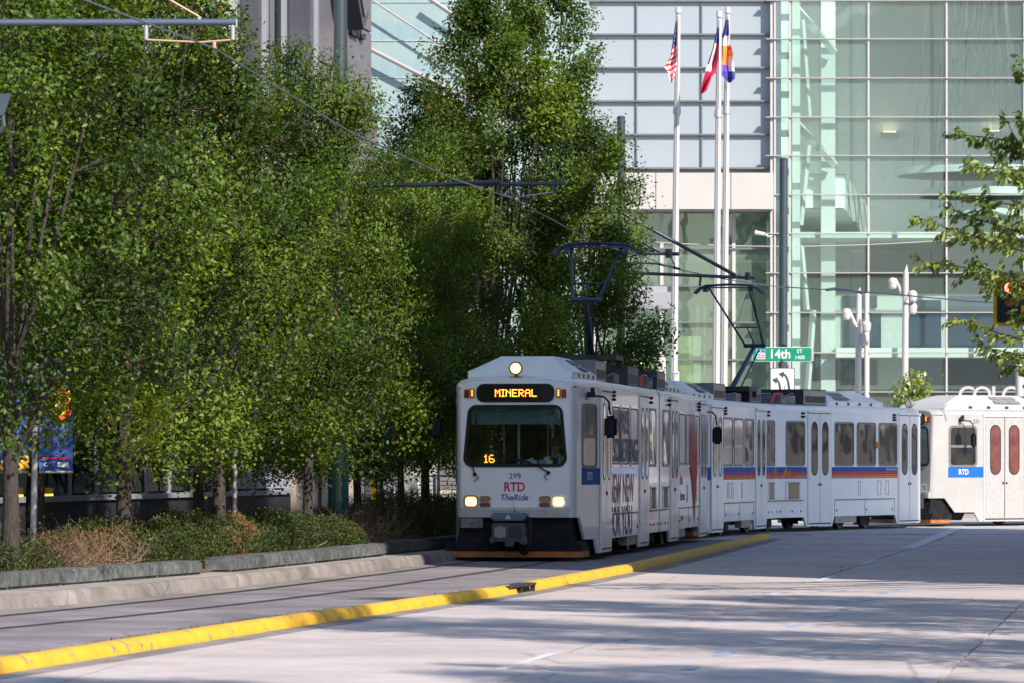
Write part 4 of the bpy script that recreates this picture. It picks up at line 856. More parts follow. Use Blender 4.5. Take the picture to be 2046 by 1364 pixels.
# lamp posts with three heads
def lamp_cluster(lab, px0, py_top, px1, Y, heads):
    t, top, dx = pole('street_lamp', lab, 'street lamp', px0, py_top, Y, .13, .09, white_pole, px1, .15, 'white street lamps in front of the hall', False)
    obj('tip', B().cyl((dx, 0, top), (dx + .03, 0, top + .25), .08, .01, 8), white_pole, t)
    o = Vector((PX(px0, Y), Y, .15))
    for (hx, hy, ax, ay) in heads:
        h_ = P(hx, hy, Y) - o; a = P(ax, ay, Y) - o; h_.y = a.y = -.1 if hx % 2 else .1
        sg = 1 if ax > hx else -1
        obj('bracket', B().cyl(a, h_ + Vector((sg * .08, 0, .12)), .075, .035, 8), white_pole, t, smooth=40)
        hd = obj('head', B().loft([[h_ + Vector((r_ * math.cos(q), r_ * math.sin(q), z)) for q in np.linspace(0, 2 * math.pi, 12, False)] for r_, z in ((.03, .15), (.1, .12), (.15, .04), (.145, -.03), (.13, -.17))], True, True, True), white_pole, t, smooth=50)
        obj('lens', B().cyl(h_ + Vector((0, 0, -.22)), h_ + Vector((0, 0, -.17)), .09, .13, 12), lamp_off, hd)
lamp_cluster('white street lamp with three round heads, left and lower of the pair', 1713, 590, 1716, 152, ((1691, 626, 1710, 655), (1732, 650, 1717, 668), (1727, 676, 1716, 708)))
lamp_cluster('tall white street lamp with three round heads, right of the pair', 1806, 545, 1810, 150, ((1784, 564, 1805, 592), (1823, 590, 1811, 606), (1824, 614, 1810, 644)))
pole('post', 'slim white post behind the left lamp', 'post', 1731, 590, 165, .09, .07, white_pole)
# security camera near the corner
t = thing('security_camera', 'white camera on a bracket at the glass corner', 'camera', tuple(P(1524, 466, 177))); obj('camera_body', B().cyl((-.3, 0, .02), (.08, 0, -.05), .09, .07, 8), white_pole, t, smooth=40); obj('bracket', B().tube([Vector((.1, 0, -.05)), Vector((.2, 0, -.14)), Vector((.36, .3, -.1))], .04), white_pole, t)
# street sign
Ys = 137; c = P(1562, 707, Ys); s1 = FPX / Ys
t = thing('street_sign', 'green 14th St sign in front of the dark mast', 'street sign', tuple(c)); FR = Matrix.Rotation(R(90), 4, 'X')
sg_g = mat('sign_green', (.0, .2, .12), .4, var=.04); w_ = 119 / s1; h_ = 29 / s1
obj('border', B().prism(rrect(0, 0, w_, h_, .05), 0, .03), ink_white, t, FR)
obj('face', B().prism(rrect(0, 0, w_ - .03, h_ - .03, .04), .03, .036), sg_g, t, FR)
obj('side_plate', B().bb(w_ / 2 - .01, w_ / 2 + .06, -.03, .05, -h_ / 2 + .02, h_ / 2), beige, t)
T_ = lambda x, z, y=-.038: Matrix.Translation((x, y, z)) @ FR
lettering('14th', .37, ink_white, t, T_(-.06, 0), off=.008, sx=.95); lettering('ST', .15, ink_white, t, T_(.52, .09), off=.003); lettering('1400', .15, ink_white, t, T_(.52, -.09), off=.003)
obj('emblem', B().prism(rrect(-.61, .0, .25, .27, .01), .036, .04), ink_white, t, FR)
obj('emblem_sky', B().prism([(-.725, .12), (-.495, .12), (-.495, .03), (-.55, .07), (-.6, .02), (-.65, .07), (-.725, 0)], .04, .043), blue_m, t, FR); obj('emblem_peaks', B().prism([(-.725, -.035), (-.66, .015), (-.61, -.03), (-.555, .015), (-.495, -.035)], .04, .043), red_m, t, FR)
obj('emblem_sun', B().cyl((-.61, .07, .043), (-.61, .07, .046), .022, None, 12), ink_white, t, FR); lettering('DENVER', .062, red_m, t, T_(-.61, -.09, -.043), off=.002)
# arrow sign
c = P(1563, 760, Ys - .2); t = thing('arrow_sign', 'white sign with two black left turn arrows under the street sign', 'road sign', tuple(c)); w_ = 49 / s1; h_ = 52 / s1
obj('panel', B().prism(rrect(0, 0, w_, h_, .04), 0, .02), ink_dark, t, FR); obj('face', B().prism(rrect(0, 0, w_ - .04, h_ - .04, .03), .02, .025), ink_white, t, FR)
def arrow(x, z0, z1, dx):
    p = [(x, z0)]; 
    L_ = []; R_ = []
    for k in range(7):
        a = R(90 * k / 6); cx_, cz_ = x - dx * (1 - math.cos(a)), z0 + (z1 - z0) * math.sin(a); n_ = Vector((math.cos(a), math.sin(a) * .8)); n_.normalize(); L_.append((cx_ - n_.x * .033, cz_ - n_.y * .033)); R_.append((cx_ + n_.x * .033, cz_ + n_.y * .033))
    b = B().prism(R_ + L_[::-1], .025, .029); hx, hz = x - dx - .0, z1
    b.prism([(hx - .14, hz + .02), (hx + .03, hz + .09), (hx - .01, hz - .1)], .029, .032); return b
obj('arrow', arrow(-.06, -.33, .02, .1), ink_dark, t, FR); obj('arrow', arrow(.2, -.33, .19, .17), ink_dark, t, FR); obj('lane_line', B().box((.07, -.25, .027), (.02, .22, .004)), ink_dark, t, FR)
obj('bracket', B().cyl((0, .05, .3), (0, .05, .62), .05), pole_dark, t)
# traffic signal
Yt = 119; c = P(2016, 603, Yt); t = thing('traffic_signal', 'yellow framed traffic signal showing red behind the overhanging leaves', 'traffic signal', tuple(c)); s1 = FPX / Yt; w_ = 62 / s1; h_ = 98 / s1
obj('backplate', B().prism(rrect(0, 0, w_, h_, .03), -.02, 0), box_black, t, FR); obj('yellow_border', B().ring(rrect(0, 0, w_, h_, .03), rrect(0, 0, w_ - .17, h_ - .17, .02), 0, .01), mat('signal_yellow', (.8, .4, .01), .7, spec=.1), t, FR)
obj('housing', B().prism(rrect(0, 0, .36, 1.05, .04), .0, .14), box_black, t, FR)
for z, m_ in ((.34, mat('signal_red', (.8, .05, .03), .3, emis=(1, .08, .05), estr=7)), (0, amber_lens), (-.34, mat('signal_dark_green', (.01, .05, .04), .3))):
    l = obj('lens', B().cyl((0, z, .14), (0, z, .16), .13, None, 18), m_, t, FR); obj('visor', B().loft([[Vector((r_ * math.cos(q), z + r_ * math.sin(q), d)) for q in np.linspace(-.3, math.pi + .3, 10)] for r_, d in ((.15, .14), (.15, .34))]), box_black, l)
t2 = thing('signal_gantry', 'grey gantry tube carrying the red signal, reaching in from the right', 'gantry', (PX(2008, Yt) + 3, Yt + .1, c.z + .75)); obj('arm', B().cyl((-3.2, 0, -.05), (6, 0, .2), .05, .1), pole_grey, t2)
# banners
def banner_pole(px0, px1, Y, top_py, lab): return pole('banner_pole', lab, 'pole', px0, top_py, Y, .045, .04, pole_grey, px1, .2, 'slim poles carrying blue banners')
bp_, _, _ = banner_pole(65, 74, 63.6, 640, 'slim grey banner pole with two blue banners at the left edge')
bblue = mat('banner_blue', (.012, .07, .28), .6, var2=(.03, .05, .22), scale=1.5); bor = mat('banner_orange', (.85, .1, .02), .6); byel = mat('banner_yellow', (.85, .6, .05), .6)
def banner(lab, x0, x1, y0, y1, Y, kind):
    o = P((x0 + x1) / 2, (y0 + y1) / 2, Y); t = thing('banner', lab, 'banner', tuple(o), 0, 'blue banners on slim poles'); a = P(x0, y0, Y) - o; b_ = P(x1, y1, Y) - o; W_, H_ = b_.x - a.x, a.z - b_.z
    b = B(); n = 8
    b.loft([[Vector((a.x + W_ * k / n, .02 * math.sin(k * 1.3) + dy, z)) for k in range(n + 1)] for z, dy in ((a.z, 0), (b_.z, 0))]); obj('fabric', b, bblue, t, smooth=60)
    f = lambda u, v: (a.x + W_ * u, b_.z + H_ * v)
    obj('rod', B().cyl((a.x, 0, a.z), (b_.x, 0, a.z), .018), pole_grey, t); obj('rod', B().cyl((a.x, 0, b_.z), (b_.x, 0, b_.z), .018), pole_grey, t)
    if kind == 'a':
        obj('print', B().prism([f(.1, .72), f(.55, .82), f(.95, .65), f(.95, .5), f(.6, .42), f(.35, .5), f(.55, .62)], .04, .043), bor, t, FR); obj('print', B().prism([f(.35, .66), f(.9, .75), f(.95, .55), f(.6, .48)], .044, .047), byel, t, FR)
        obj('print', B().prism([f(.6, .7), f(.75, .72), f(.92, .58), f(.8, .55)], .048, .051), bor, t, FR); obj('print', B().prism([f(.1, .115), f(.9, .115), f(.9, .128), f(.1, .128)], .04, .043), ink_red, t, FR)
        obj('print', B().prism([f(.56, .045), f(.86, .045), f(.86, .085), f(.56, .085)], .04, .043), ink_white, t, FR); obj('print', B().ring([Vector(f(.22, .065)) + Vector((.03 * math.cos(q), .03 * math.sin(q))) for q in np.linspace(0, 6.28, 12, False)], [Vector(f(.22, .065)) + Vector((.017 * math.cos(q), .017 * math.sin(q))) for q in np.linspace(0, 6.28, 12, False)], .04, .043), ink_white, t, FR)
    else:
        hh = W_ / H_
        for k in range(3):
            u = .12 + .38 * k; q = [f(u, 0.01), f(u + .22, hh * .22), f(u, hh * .44), f(u - .22, hh * .22)]; q = [(max(a.x, min(b_.x, x)), z) for x, z in q]
            obj('print', B().prism(q, .04, .043), bor if k % 2 == 0 else ink_blue, t, FR)
        if kind == 'b':
            for k, u in enumerate((.22, .72)): lettering('up', .26, byel, t, Matrix.Translation((f(u, 0)[0], -.05, b_.z + .14)) @ Matrix.Rotation(R(-45), 4, 'Y') @ FR, off=.006)
banner('blue banner with red and yellow swirl right of its pole at the left edge', 78, 146, 712, 942, 63.6, 'a'); banner('blue banner with a row of red diamonds left of its pole at the left edge', 0, 57, 712, 942, 63.6, 'b')
banner('dark blue banner with white box behind the thin-trunked tree', 763, 818, 800, 921, 93, 'a'); banner('small blue banner with red diamond corner right of the teal mast', 700, 722, 820, 921, 93, 'c')
banner_pole(758, 759, 93, 780, 'slim grey banner pole between the thin trunk and the cream column')
pole('pole', 'slim plain post standing in the hedge right of the forked trunk', 'post', 469, 700, 76, .038, .036, pole_grey, 469, .2)
# dark triangular bracket at the left edge
t = thing('signal_bracket', 'dark triangular bracket end at the left edge among the leaves', 'bracket', tuple(P(4, 200, 56))); obj('plate', B().prism([(-.2, .07), (.12, .07), (.03, -.17), (-.03, -.2), (-.2, -.1)], 0, .05), pole_dark, t, FR); obj('tube', B().tube([Vector((0, 0, -.1)), Vector((.02, 0, -.32)), Vector((-.1, 0, -.45))], .03), pole_dark, t)
# small trees beyond
def bush(lab, cx, cy, Y, rx, rz, n, leaf, stops, seed, cat='tree', nm='young_tree'):
    g = np.random.default_rng(seed); o = P(cx, cy, Y); t = thing(nm, lab, cat, (o.x, Y, .15)); nc = 46
    c = g.normal(size=(nc, 3)); c /= np.linalg.norm(c, axis=1)[:, None]; c *= (g.uniform(.2, 1, nc) ** .5)[:, None]; c *= np.array([rx, rx, rz]); c[:, 2] += o.z - .15
    b = B(); [b.cyl((0, 0, max(.3, o.z - .15 - rz * 1.1)), q, .025, .008, 4, False) for q in c]; b.cyl((0, 0, 0), (0, 0, max(.3, o.z - .15 - rz * 1.05)), .05, .04, 6, False)
    obj('trunk', b, bark, t); ci = g.integers(0, nc, n); pos = c[ci] + g.normal(size=(n, 3)) * .16
    obj('crown', leaves_mesh('crown', pos, g.normal(size=(n, 3)) - np.array([0, 0, .4]), leaf, g.uniform(.2, 1, n), leafmat(nm + str(seed), stops, .4, .1), seed=seed), parent=t)
bush('young bright green tree beside the right street lamp above the tram roof', 1828, 800, 148, .62, .85, 900, .17, [(0, (.06, .11, .02)), (.6, (.16, .26, .04)), (1, (.4, .4, .06))], 3)
bush('yellow-green shrub tip above the black roof box left of the flagpoles', 1266, 745, 150, .38, .3, 260, .14, [(0, (.25, .3, .03)), (1, (.55, .55, .07))], 4, 'shrub', 'shrub')
bush('low green shrub tips behind the chrome lamp of the rear tram', 1900, 826, 150, .5, .25, 200, .15, [(0, (.08, .13, .03)), (1, (.22, .3, .05))], 6, 'shrub', 'shrub')
# overhanging bough at the right
def bough():
    Yb = 60.; root = thing('overhanging_tree', 'tree with drooping toothed leaves reaching in from the right edge', 'tree', (11.4, 62, .16)); o = Vector((11.4, 62, .16)); r_ = random.Random(4); g = np.random.default_rng(4)
    wood = B(); wood.cyl((0, 0, -.1), (-.1, 0, 3), .2, .15, 10, False).cyl((-.1, 0, 3), (0, .2, 7), .15, .06, 8, False)
    ends = [((2075, 160), (2034, 142)), ((2120, 300), (1905, 268)), ((2120, 345), (1925, 330)), ((2130, 420), (1935, 395)), ((2110, 380), (1990, 315)), ((2120, 520), (1825, 432)), ((2110, 480), (1880, 410)), ((2120, 560), (1825, 520)), ((2060, 505), (1960, 398)), ((2130, 600), (1930, 520)), ((2090, 690), (1900, 632)), ((2110, 640), (1960, 555)), ((2110, 720), (1955, 690)), ((2110, 735), (1995, 726)), ((2120, 430), (2010, 240)), ((2090, 300), (2038, 232)), ((2130, 780), (2040, 742)), ((2100, 450), (1990, 470)), ((2110, 330), (2000, 290)), ((2110, 400), (2000, 350)), ((2120, 640), (2020, 620)), ((2080, 480), (1900, 470))]
    P_, D_, T_n = [], [], []
    for i, ((x0, y0), (x1, y1)) in enumerate(ends):
        ya = Yb + r_.uniform(-1.6, 1.6); a = P(x0, y0, ya) - o; e = P(x1, y1, ya + r_.uniform(-.6, .6)) - o; m_ = a.lerp(e, .5) + Vector((0, 0, -.06 + r_.uniform(-.05, .1))); s0 = Vector((-.05, .1, min(6.5, a.z + 1.0)))
        wood.cyl(s0, a, .05, .014, 5, False); pts = [a * (1 - t) ** 2 + m_ * 2 * t * (1 - t) + e * t * t for t in np.linspace(0, 1, 9)]
        for k in range(8): wood.cyl(pts[k], pts[k + 1], .013 * (1 - k / 9) + .003, .013 * (1 - (k + 1) / 9) + .002, 4, False)
        tb = r_.uniform(.3, .6)
        L_ = (e - a).length; ns = max(5, int(L_ * 10))
        for k in range(ns):
            t = .12 + .88 * k / ns; p = a * (1 - t) ** 2 + m_ * 2 * t * (1 - t) + e * t * t; d = (e - a).normalized()
            side = Vector((r_.uniform(-.4, .4), r_.uniform(-1, 1), r_.uniform(-.7, .6))).normalized() * r_.uniform(.12, .38) * (1.15 - t * .6); q = p + side + d * .12; wood.cyl(p, q, .006, .003, 3, False)
            for j in range(16):
                f_ = (j + .5) / 16; c_ = p.lerp(q, f_); sd = 1 if j % 2 else -1; P_.append(c_ + Vector((r_.gauss(0, .02), r_.gauss(0, .03), r_.gauss(0, .02)))); D_.append(d * .5 + side.normalized() * .5 + Vector((0, sd * .5 + r_.gauss(0, .3), -.75 + r_.gauss(0, .3)))); T_n.append(tb + r_.gauss(0, .17))
        for j in range(8):
            t = r_.uniform(.6, 1); p = a * (1 - t) ** 2 + m_ * 2 * t * (1 - t) + e * t * t; P_.append(p); D_.append((e - a).normalized() + Vector((0, r_.gauss(0, .6), -.4 + r_.gauss(0, .4)))); T_n.append(tb)
    obj('trunk', wood, bark, root, smooth=50)
    obj('crown', leaves_mesh('crown', np.array([list(p) for p in P_]), np.array([list(p) for p in D_]), .1, np.clip(np.array(T_n) + .12, 0, .86), elm_leaf, aspect=.52, seed=4), parent=root)
bough()

# ------------------------------------------------------------------ trams
L_H = 12.17; KK = .36
HWN, HWB, S0C, HW0 = 1.04, 1.325, .4, 1.1
cab_a = math.atan((HWB - HW0) / 1.41)
def SM(sg): return Matrix(((0, 0, sg, sg * HWB), (sg, 0, 0, 0), (0, 1, 0, 0), (0, 0, 0, 1)))
def CM(sg):
    c, s = math.cos(cab_a), math.sin(cab_a)
    return Matrix(((s, 0, sg * c, sg * HW0), (sg * c, 0, -s, S0C), (0, 1, 0, 0), (0, 0, 0, 1))) if sg > 0 else Matrix(((s, 0, -c, -HW0), (-c, 0, -s, S0C), (0, 1, 0, 0), (0, 0, 0, 1)))
RK = .035
FM = Matrix(((1, 0, 0, 0), (0, math.sin(RK), -math.cos(RK), -.78 * math.tan(RK)), (0, math.cos(RK), math.sin(RK), 0), (0, 0, 0, 1)))
MC = {}
def cm(key, fn):
    if key not in MC: MC[key] = fn()
    return MC[key]
def capsule(w_, h_): return rrect(0, 0, w_, h_, w_ / 2 - .01, 5)

def shell_mesh():
    b = B()
    main = [(1.81, 3.12), (1.81, .12), (3.5, .12), (3.66, KK), (8.1, KK), (8.26, .12), (10.08, .12), (10.24, KK), (12.05, KK), (12.05, 3.12)]
    cab = [(0, 3.12), (0, .78), (.05, .78), (.4, .38), (1.07, .38), (1.24, .12), (1.428, .12), (1.428, 3.12)]
    for sg in (1, -1):
        for poly, MM in ((main, SM(sg)), (cab, CM(sg))):
            b.add([MM @ Vector((sg * s, z, 0)) for s, z in poly] + [MM @ Vector((sg * s, z, -.05)) for s, z in poly],
                  [tuple(range(len(poly)))] + [(i, (i + 1) % len(poly), len(poly) + (i + 1) % len(poly), len(poly) + i) for i in range(len(poly))])
    def sec(hw, y, drop=0):
        pts = [(hw, 3.12), (hw - .012, 3.17), (hw - .05, 3.215), (hw - .13, 3.25), (hw - .4, 3.285), (0, 3.31)]
        return [Vector((x, y, z - drop)) for x, z in pts] + [Vector((-x, y, z - drop)) for x, z in pts[-2::-1]]
    fy = lambda z: (z - .78) * math.tan(RK)
    s0 = [Vector((v.x, .15 + (.1 if v.z > 3.2 else .04 * (v.z > 3.15)), v.z)) for v in sec(HWN + .01, 0)]
    front = [Vector((v.x * .93, fy(v.z - .04), v.z - .045)) for v in sec(HWN, 0)]; front[0].z = front[-1].z = 3.1; front[0].y = front[-1].y = fy(3.1)
    b.loft([front, s0, sec(HW0, S0C), sec(HWB, 1.81), sec(HWB, 12.05)])
    # corner strips
    for sg in (1, -1):
        cols = []
        for z in (.78, 1.5, 2.3, 3.1):
            cols.append([Vector((sg * HWN * .93, fy(z), z)), Vector((sg * (HWN * .93 + .045), fy(z) * .8 + .035, z)), Vector((sg * (HWN + .01), .15 + fy(z) * .2, z)), Vector((sg * (HWN + .04), .26, z)), Vector((sg * HW0, S0C, min(3.12, z)))])
        b.loft(cols)
    me = b.mesh('body', white_paint, 35)
    # rear wall and floor
    return me
def front_mesh():
    hw = HWN * .93
    out = [(-hw, .78), (hw, .78), (hw, 3.1)] ; top = [(hw - .012, 3.125), (hw - .05, 3.17), (hw - .13, 3.205), (hw - .4, 3.24), (0, 3.265)]
    out += top + [(-x, z) for x, z in top[-2::-1]] + [(-hw, 3.1)]
    hole = rrect(0, 2.235, 1.84, 1.07, .14, 5, 1.7)
    bm = bmesh.new(); es = []
    for pl in (out, hole):
        vs = [bm.verts.new((x, z, 0)) for x, z in pl]; es += [bm.edges.new((vs[i], vs[(i + 1) % len(vs)])) for i in range(len(vs))]
    bmesh.ops.triangle_fill(bm, use_beauty=True, edges=es)
    for f in bm.faces:
        if f.normal.z < 0: f.normal_flip()
    me = bpy.data.meshes.new('front_face'); bm.to_mesh(me); bm.free(); me.materials.append(white_paint); return me

def rtd(parent, M, h_, m, inner):
    lettering('RTD', h_ * 1.38, m, parent, M, off=.005, sx=.86)
    if False: lettering('RTD', h_ * 1.34, inner, parent, M @ Matrix.Translation((0, 0, .003)), off=-.004, sx=.875)
def window(root, M, w_, h_, pane_m, frame_m=None, fr=.05, name='window'):
    f = obj(name, cm(('wf', w_, h_, (frame_m or grey_frame).name), lambda: B().ring(rrect(0, 0, w_, h_, .11, 4), rrect(0, 0, w_ - 2 * fr, h_ - 2 * fr, .075, 4), -.012, .014).mesh('window', frame_m or grey_frame)), parent=root, M=M)
    obj('pane', cm(('wp', w_, h_, pane_m.name), lambda: B().prism(rrect(0, 0, w_ - fr, h_ - fr, .08, 4), -.01, .006).mesh('pane', pane_m)), parent=f); return f
def doorset(root, MM, sg, s0, pane_m=dark_glass, leafm=None):
    leafm = leafm or white_door; W_ = 1.58; cx = s0 + W_ / 2
    o = obj('door', cm('dbk', lambda: B().bb(-W_ / 2, W_ / 2, .17, 3.08, .001, .006).mesh('door', black_rub)), parent=root, M=MM @ Matrix.Translation((sg * cx, 0, 0)))
    for k in (-1, 1):
        M_ = Matrix.Translation((k * W_ / 4, 0, 0))
        obj('door_leaf', cm(('leaf', leafm.name), lambda: B().bb(-W_ / 4 + .012, W_ / 4 - .012, .2, 3.05, .004, .022).mesh('door_leaf', leafm, bevel=.006)), parent=o, M=M_)
        obj('pane', cm(('dp', pane_m.name), lambda: B().prism([(x, z + 2.14) for x, z in capsule(.38, 1.36)], .02, .027).mesh('pane', pane_m)), parent=o, M=M_ @ Matrix.Translation((-k * .02, 0, 0)))
        obj('pane_seal', cm('ds', lambda: B().ring([(x, z + 2.14) for x, z in capsule(.43, 1.41)], [(x, z + 2.14) for x, z in capsule(.37, 1.35)], .02, .03).mesh('pane_seal', black_rub)), parent=o, M=M_ @ Matrix.Translation((-k * .02, 0, 0)))
        obj('button', cm('btn', lambda: B().cyl((0, 1.2, .02), (0, 1.2, .034), .035, None, 10).mesh('button', black_rub)), parent=o, M=Matrix.Translation((k * .07, 0, 0)))
    obj('header', cm('hdr', lambda: B().bb(-W_ / 2 - .04, W_ / 2 + .04, 3.07, 3.13, .0, .045).bb(-W_ / 2 - .04, -W_ / 2, .14, 3.07, 0, .02).bb(W_ / 2, W_ / 2 + .04, .14, 3.07, 0, .02).mesh('header', white_door)), parent=o)
    return o
def lamp_row(root, MM, sg, s, zs):
    for z in zs: obj('side_lamp', cm('sl', lambda: B().box((0, 0, .03), (.16, .055, .06)).mesh('side_lamp', black_rub, bevel=.01)), parent=root, M=MM @ Matrix.Translation((sg * s, z, 0)))
def bands(root, MM, sg, s0, s1, lines=True, z0=1.36, z1=1.66, m=None):
    H_ = z1 - z0; o = obj('stripe', B().bb(min(sg * s0, sg * s1), max(sg * s0, sg * s1), z0, z1, .0, .004), m or blue_m, root, MM)
    if lines:
        for f0, f1, mm in ((.42, .57, red_m), (.22, .37, orange_m), (.05, .18, amber_m)): obj('stripe_line', B().bb(min(sg * s0, sg * s1), max(sg * s0, sg * s1), z0 + H_ * f0, z0 + H_ * f1, .004, .007), mm, o)
    return o
def shroud(root, M2, s0, s1, sl=.9, m=None):
    rings = []
    for s, zt, wt, wb in ((s0, 3.3, .85, .93), (s0 + .12, 3.42, .8, .95), (s0 + sl, 3.66, .5, .95), (s0 + sl + .2, 3.69, .48, .95), (s1 - .5, 3.69, .48, .95), (s1 - .15, 3.55, .6, .95), (s1, 3.3, .85, .93)):
        pts = [(-wb, 3.24), (-wb, min(zt, 3.42) - .02), (-wb + .05, min(zt, 3.42)), (-wt, zt), (wt, zt), (wb - .05, min(zt, 3.42)), (wb, min(zt, 3.42) - .02), (wb, 3.24)]
        rings.append([Vector((x, s, z)) for x, z in pts])
    o = obj('roof_shroud', B().loft(rings, False, True, True), m or shroud_m, root, M2, smooth=28, bevel=0)
    for sg in (1, -1):
        for k in range(4): obj('vent_slot', cm('vs', lambda: B().box((0, 0, 0), (.02, .14, .07)).mesh('vent_slot', box_black)), parent=o, M=Matrix.Translation((sg * .952, s0 + sl + .1 + k * (s1 - s0 - sl - .8) / 3, 3.34)))
        for k in (0, 1): obj('vent_grille', cm('vg', lambda: B().box((0, 0, 0), (.16, 1.0, .01)).mesh('vent_grille', box_grey)), parent=o, M=Matrix.Translation((sg * .73, s1 - 1.3, 3.555)) @ Matrix.Rotation(sg * .52, 4, 'Y') @ Matrix.Translation((k * .22 * sg - .1 * sg, 0, .0)))
def roofbox(root, M2, s0, s1, w_, h_, m_end, m_side, name='roof_box'):
    o = obj(name, B().bb(-w_ / 2, w_ / 2, s0, s1, 3.27, 3.27 + h_), m_end, root, M2, bevel=.012)
    for sg in (1, -1):
        obj('side_panel', B().bb(sg * w_ / 2 - .001, sg * w_ / 2 + sg * .012, s0 + .03, s1 - .03, 3.3, 3.24 + h_) if sg > 0 else B().bb(-w_ / 2 - .012, -w_ / 2 + .001, s0 + .03, s1 - .03, 3.3, 3.24 + h_), m_side, o)
        x = sg * (w_ / 2 + .014)
        obj('grille', B().bb(min(x, x + sg * .004), max(x, x + sg * .004), s0 + .12, s1 - .12, 3.34, 3.34 + h_ * .42), box_black, o)
    return o
def cables(root, M2, x0, s0, s1, seed, m=cable_blue, n=6):
    r_ = random.Random(seed); b = B()
    for i in range(n):
        x = x0 + r_.uniform(-.3, .3); a = Vector((x, s0 + r_.uniform(0, .3), 3.3)); pts = [a]
        for k in range(1, 7): pts.append(Vector((x + .3 * math.sin(k + i), s0 + (s1 - s0) * k / 6, 3.3 + .2 * math.sin(math.pi * k / 6) * r_.uniform(.4, 1.6))))
        b.tube(pts, .02, 5)
    c_ = obj('cables', b, m, root, M2); c_['kind'] = 'stuff'
def pantograph(root, M2, base, knee, top, flip=1):
    b0, k0, t0 = Vector(base), Vector(knee), Vector(top); o = obj('pantograph', B().cyl(b0, k0, .07, .05, 8).cyl(b0 + Vector((.2, .1, 0)), k0 + Vector((.1, .05, -.1)), .022, None, 6), panto_m, root, M2, smooth=40)
    obj('knee_tube', B().cyl(k0 + Vector((-.28, 0, 0)), k0 + Vector((.28, 0, 0)), .05, None, 8), panto_m, o, smooth=40)
    u = B()
    for sg in (-1, 1): u.cyl(k0 + Vector((sg * .24, 0, 0)), t0 + Vector((sg * .5, 0, -.06)), .028, .024, 6)
    mid = k0.lerp(t0, .3); u.cyl(mid + Vector((-.3, 0, 0)), mid + Vector((.3, 0, 0)), .02, None, 6); u.cyl(k0, mid, .018, None, 6); u.cyl(k0 + Vector((.2, .05, -.1)), t0 + Vector((.58, .12, -.15)), .012, None, 5)
    u.cyl(k0.lerp(t0, .3) + Vector((-.28, 0, 0)), t0 + Vector((.5, 0, -.06)), .006, None, 4)
    obj('upper_frame', u, panto_m, o, smooth=40)
    h_ = B()
    for dy in (-.16, .16):
        pts = [t0 + Vector((x, dy, z)) for x, z in ((-.86, -.2), (-.72, -.07), (-.55, 0), (0, .025), (.55, 0), (.72, -.07), (.86, -.2))]; h_.tube(pts, .026, 6)
    h_.box(t0 + Vector((0, 0, -.05)), (1.15, .3, .03)); h_.box(t0 + Vector((-.58, 0, -.1)), (.1, .3, .12)); h_.box(t0 + Vector((.58, 0, -.1)), (.1, .3, .12)); obj('collector_head', h_, panto_m, o)
    obj('base_frame', B().box(b0 + Vector((0, 0, -.02)), (1.1, 1.3, .1)).box(b0 + Vector((-.5, -.5, -.12)), (.1, .1, .2)).box(b0 + Vector((.5, .5, -.12)), (.1, .1, .2)), box_black, o)
def bogie(root, M2, s, mot=True):
    o = obj('bogie', B().bb(-1.05, -.85, s - 1.35, s + 1.35, .3, .5).bb(.85, 1.05, s - 1.35, s + 1.35, .3, .5).bb(-.8, .8, s - .25, s + .25, .2, .45).bb(-1.1, -.9, s - .25, s + .25, .12, .6).bb(.9, 1.1, s - .25, s + .25, .12, .6), under_m, root, M2)
    for ds in (-.95, .95):
        for x in (-.72, .72):
            w_ = obj('wheel', cm('wh', lambda: B().cyl((-.065, 0, 0), (.065, 0, 0), .33, None, 28).cyl((-.09, 0, 0), (.09, 0, 0), .12, None, 12).mesh('wheel', under_m, 40)), parent=o, M=Matrix.Translation((x, s + ds, .335)))
            obj('tyre', cm('ty', lambda: B().loft([[Vector((x_, r_ * math.cos(q), r_ * math.sin(q))) for q in np.linspace(0, 2 * math.pi, 28, False)] for x_, r_ in ((.067, .27), (.07, .33), (-.067, .33), (-.07, .27))], True).mesh('tyre', wheel_m, 40)), parent=w_)
    return o
def blunt_mesh(m):
    b = B(); main = [(1.81, 3.12), (1.81, .12), (3.5, .12), (3.66, KK), (8.1, KK), (8.26, .12), (10.08, .12), (10.24, KK), (12.05, KK), (12.05, 3.12)]
    for sg in (1, -1): b.add([SM(sg) @ Vector((sg * s_, z, 0)) for s_, z in main] + [SM(sg) @ Vector((sg * s_, z, -.05)) for s_, z in main], [tuple(range(10))] + [(i, (i + 1) % 10, 10 + (i + 1) % 10, 10 + i) for i in range(10)])
    def sec(hw, y): p = [(hw, 3.12), (hw - .012, 3.17), (hw - .05, 3.215), (hw - .13, 3.25), (hw - .4, 3.285), (0, 3.31)]; return [Vector((x, y, z)) for x, z in p] + [Vector((-x, y, z)) for x, z in p[-2::-1]]
    b.loft([sec(.85, .7), sec(1.0, .95), sec(HWB, 1.81), sec(HWB, 12.05)])
    for sg in (1, -1): b.loft([[Vector((sg * x, y, z)) for x, y in ((0, .7), (.85, .7), (1.0, .95), (HWB, 1.81))] for z in (.4, 3.12)])
    return b.mesh('body', m, 35)
def bumps(root, M2):
    obj('floor', cm('fl', lambda: B().bb(-1.2, 1.2, 1.5, 12.05, .34, .95).bb(-.9, .9, .72, 1.5, .5, .93).mesh('floor', under_m)), parent=root, M=M2)
    obj('bulkhead', cm('bh', lambda: B().bb(-1.27, 1.27, 11.98, 12.03, .36, 3.25).mesh('bulkhead', white_paint)), parent=root, M=M2)
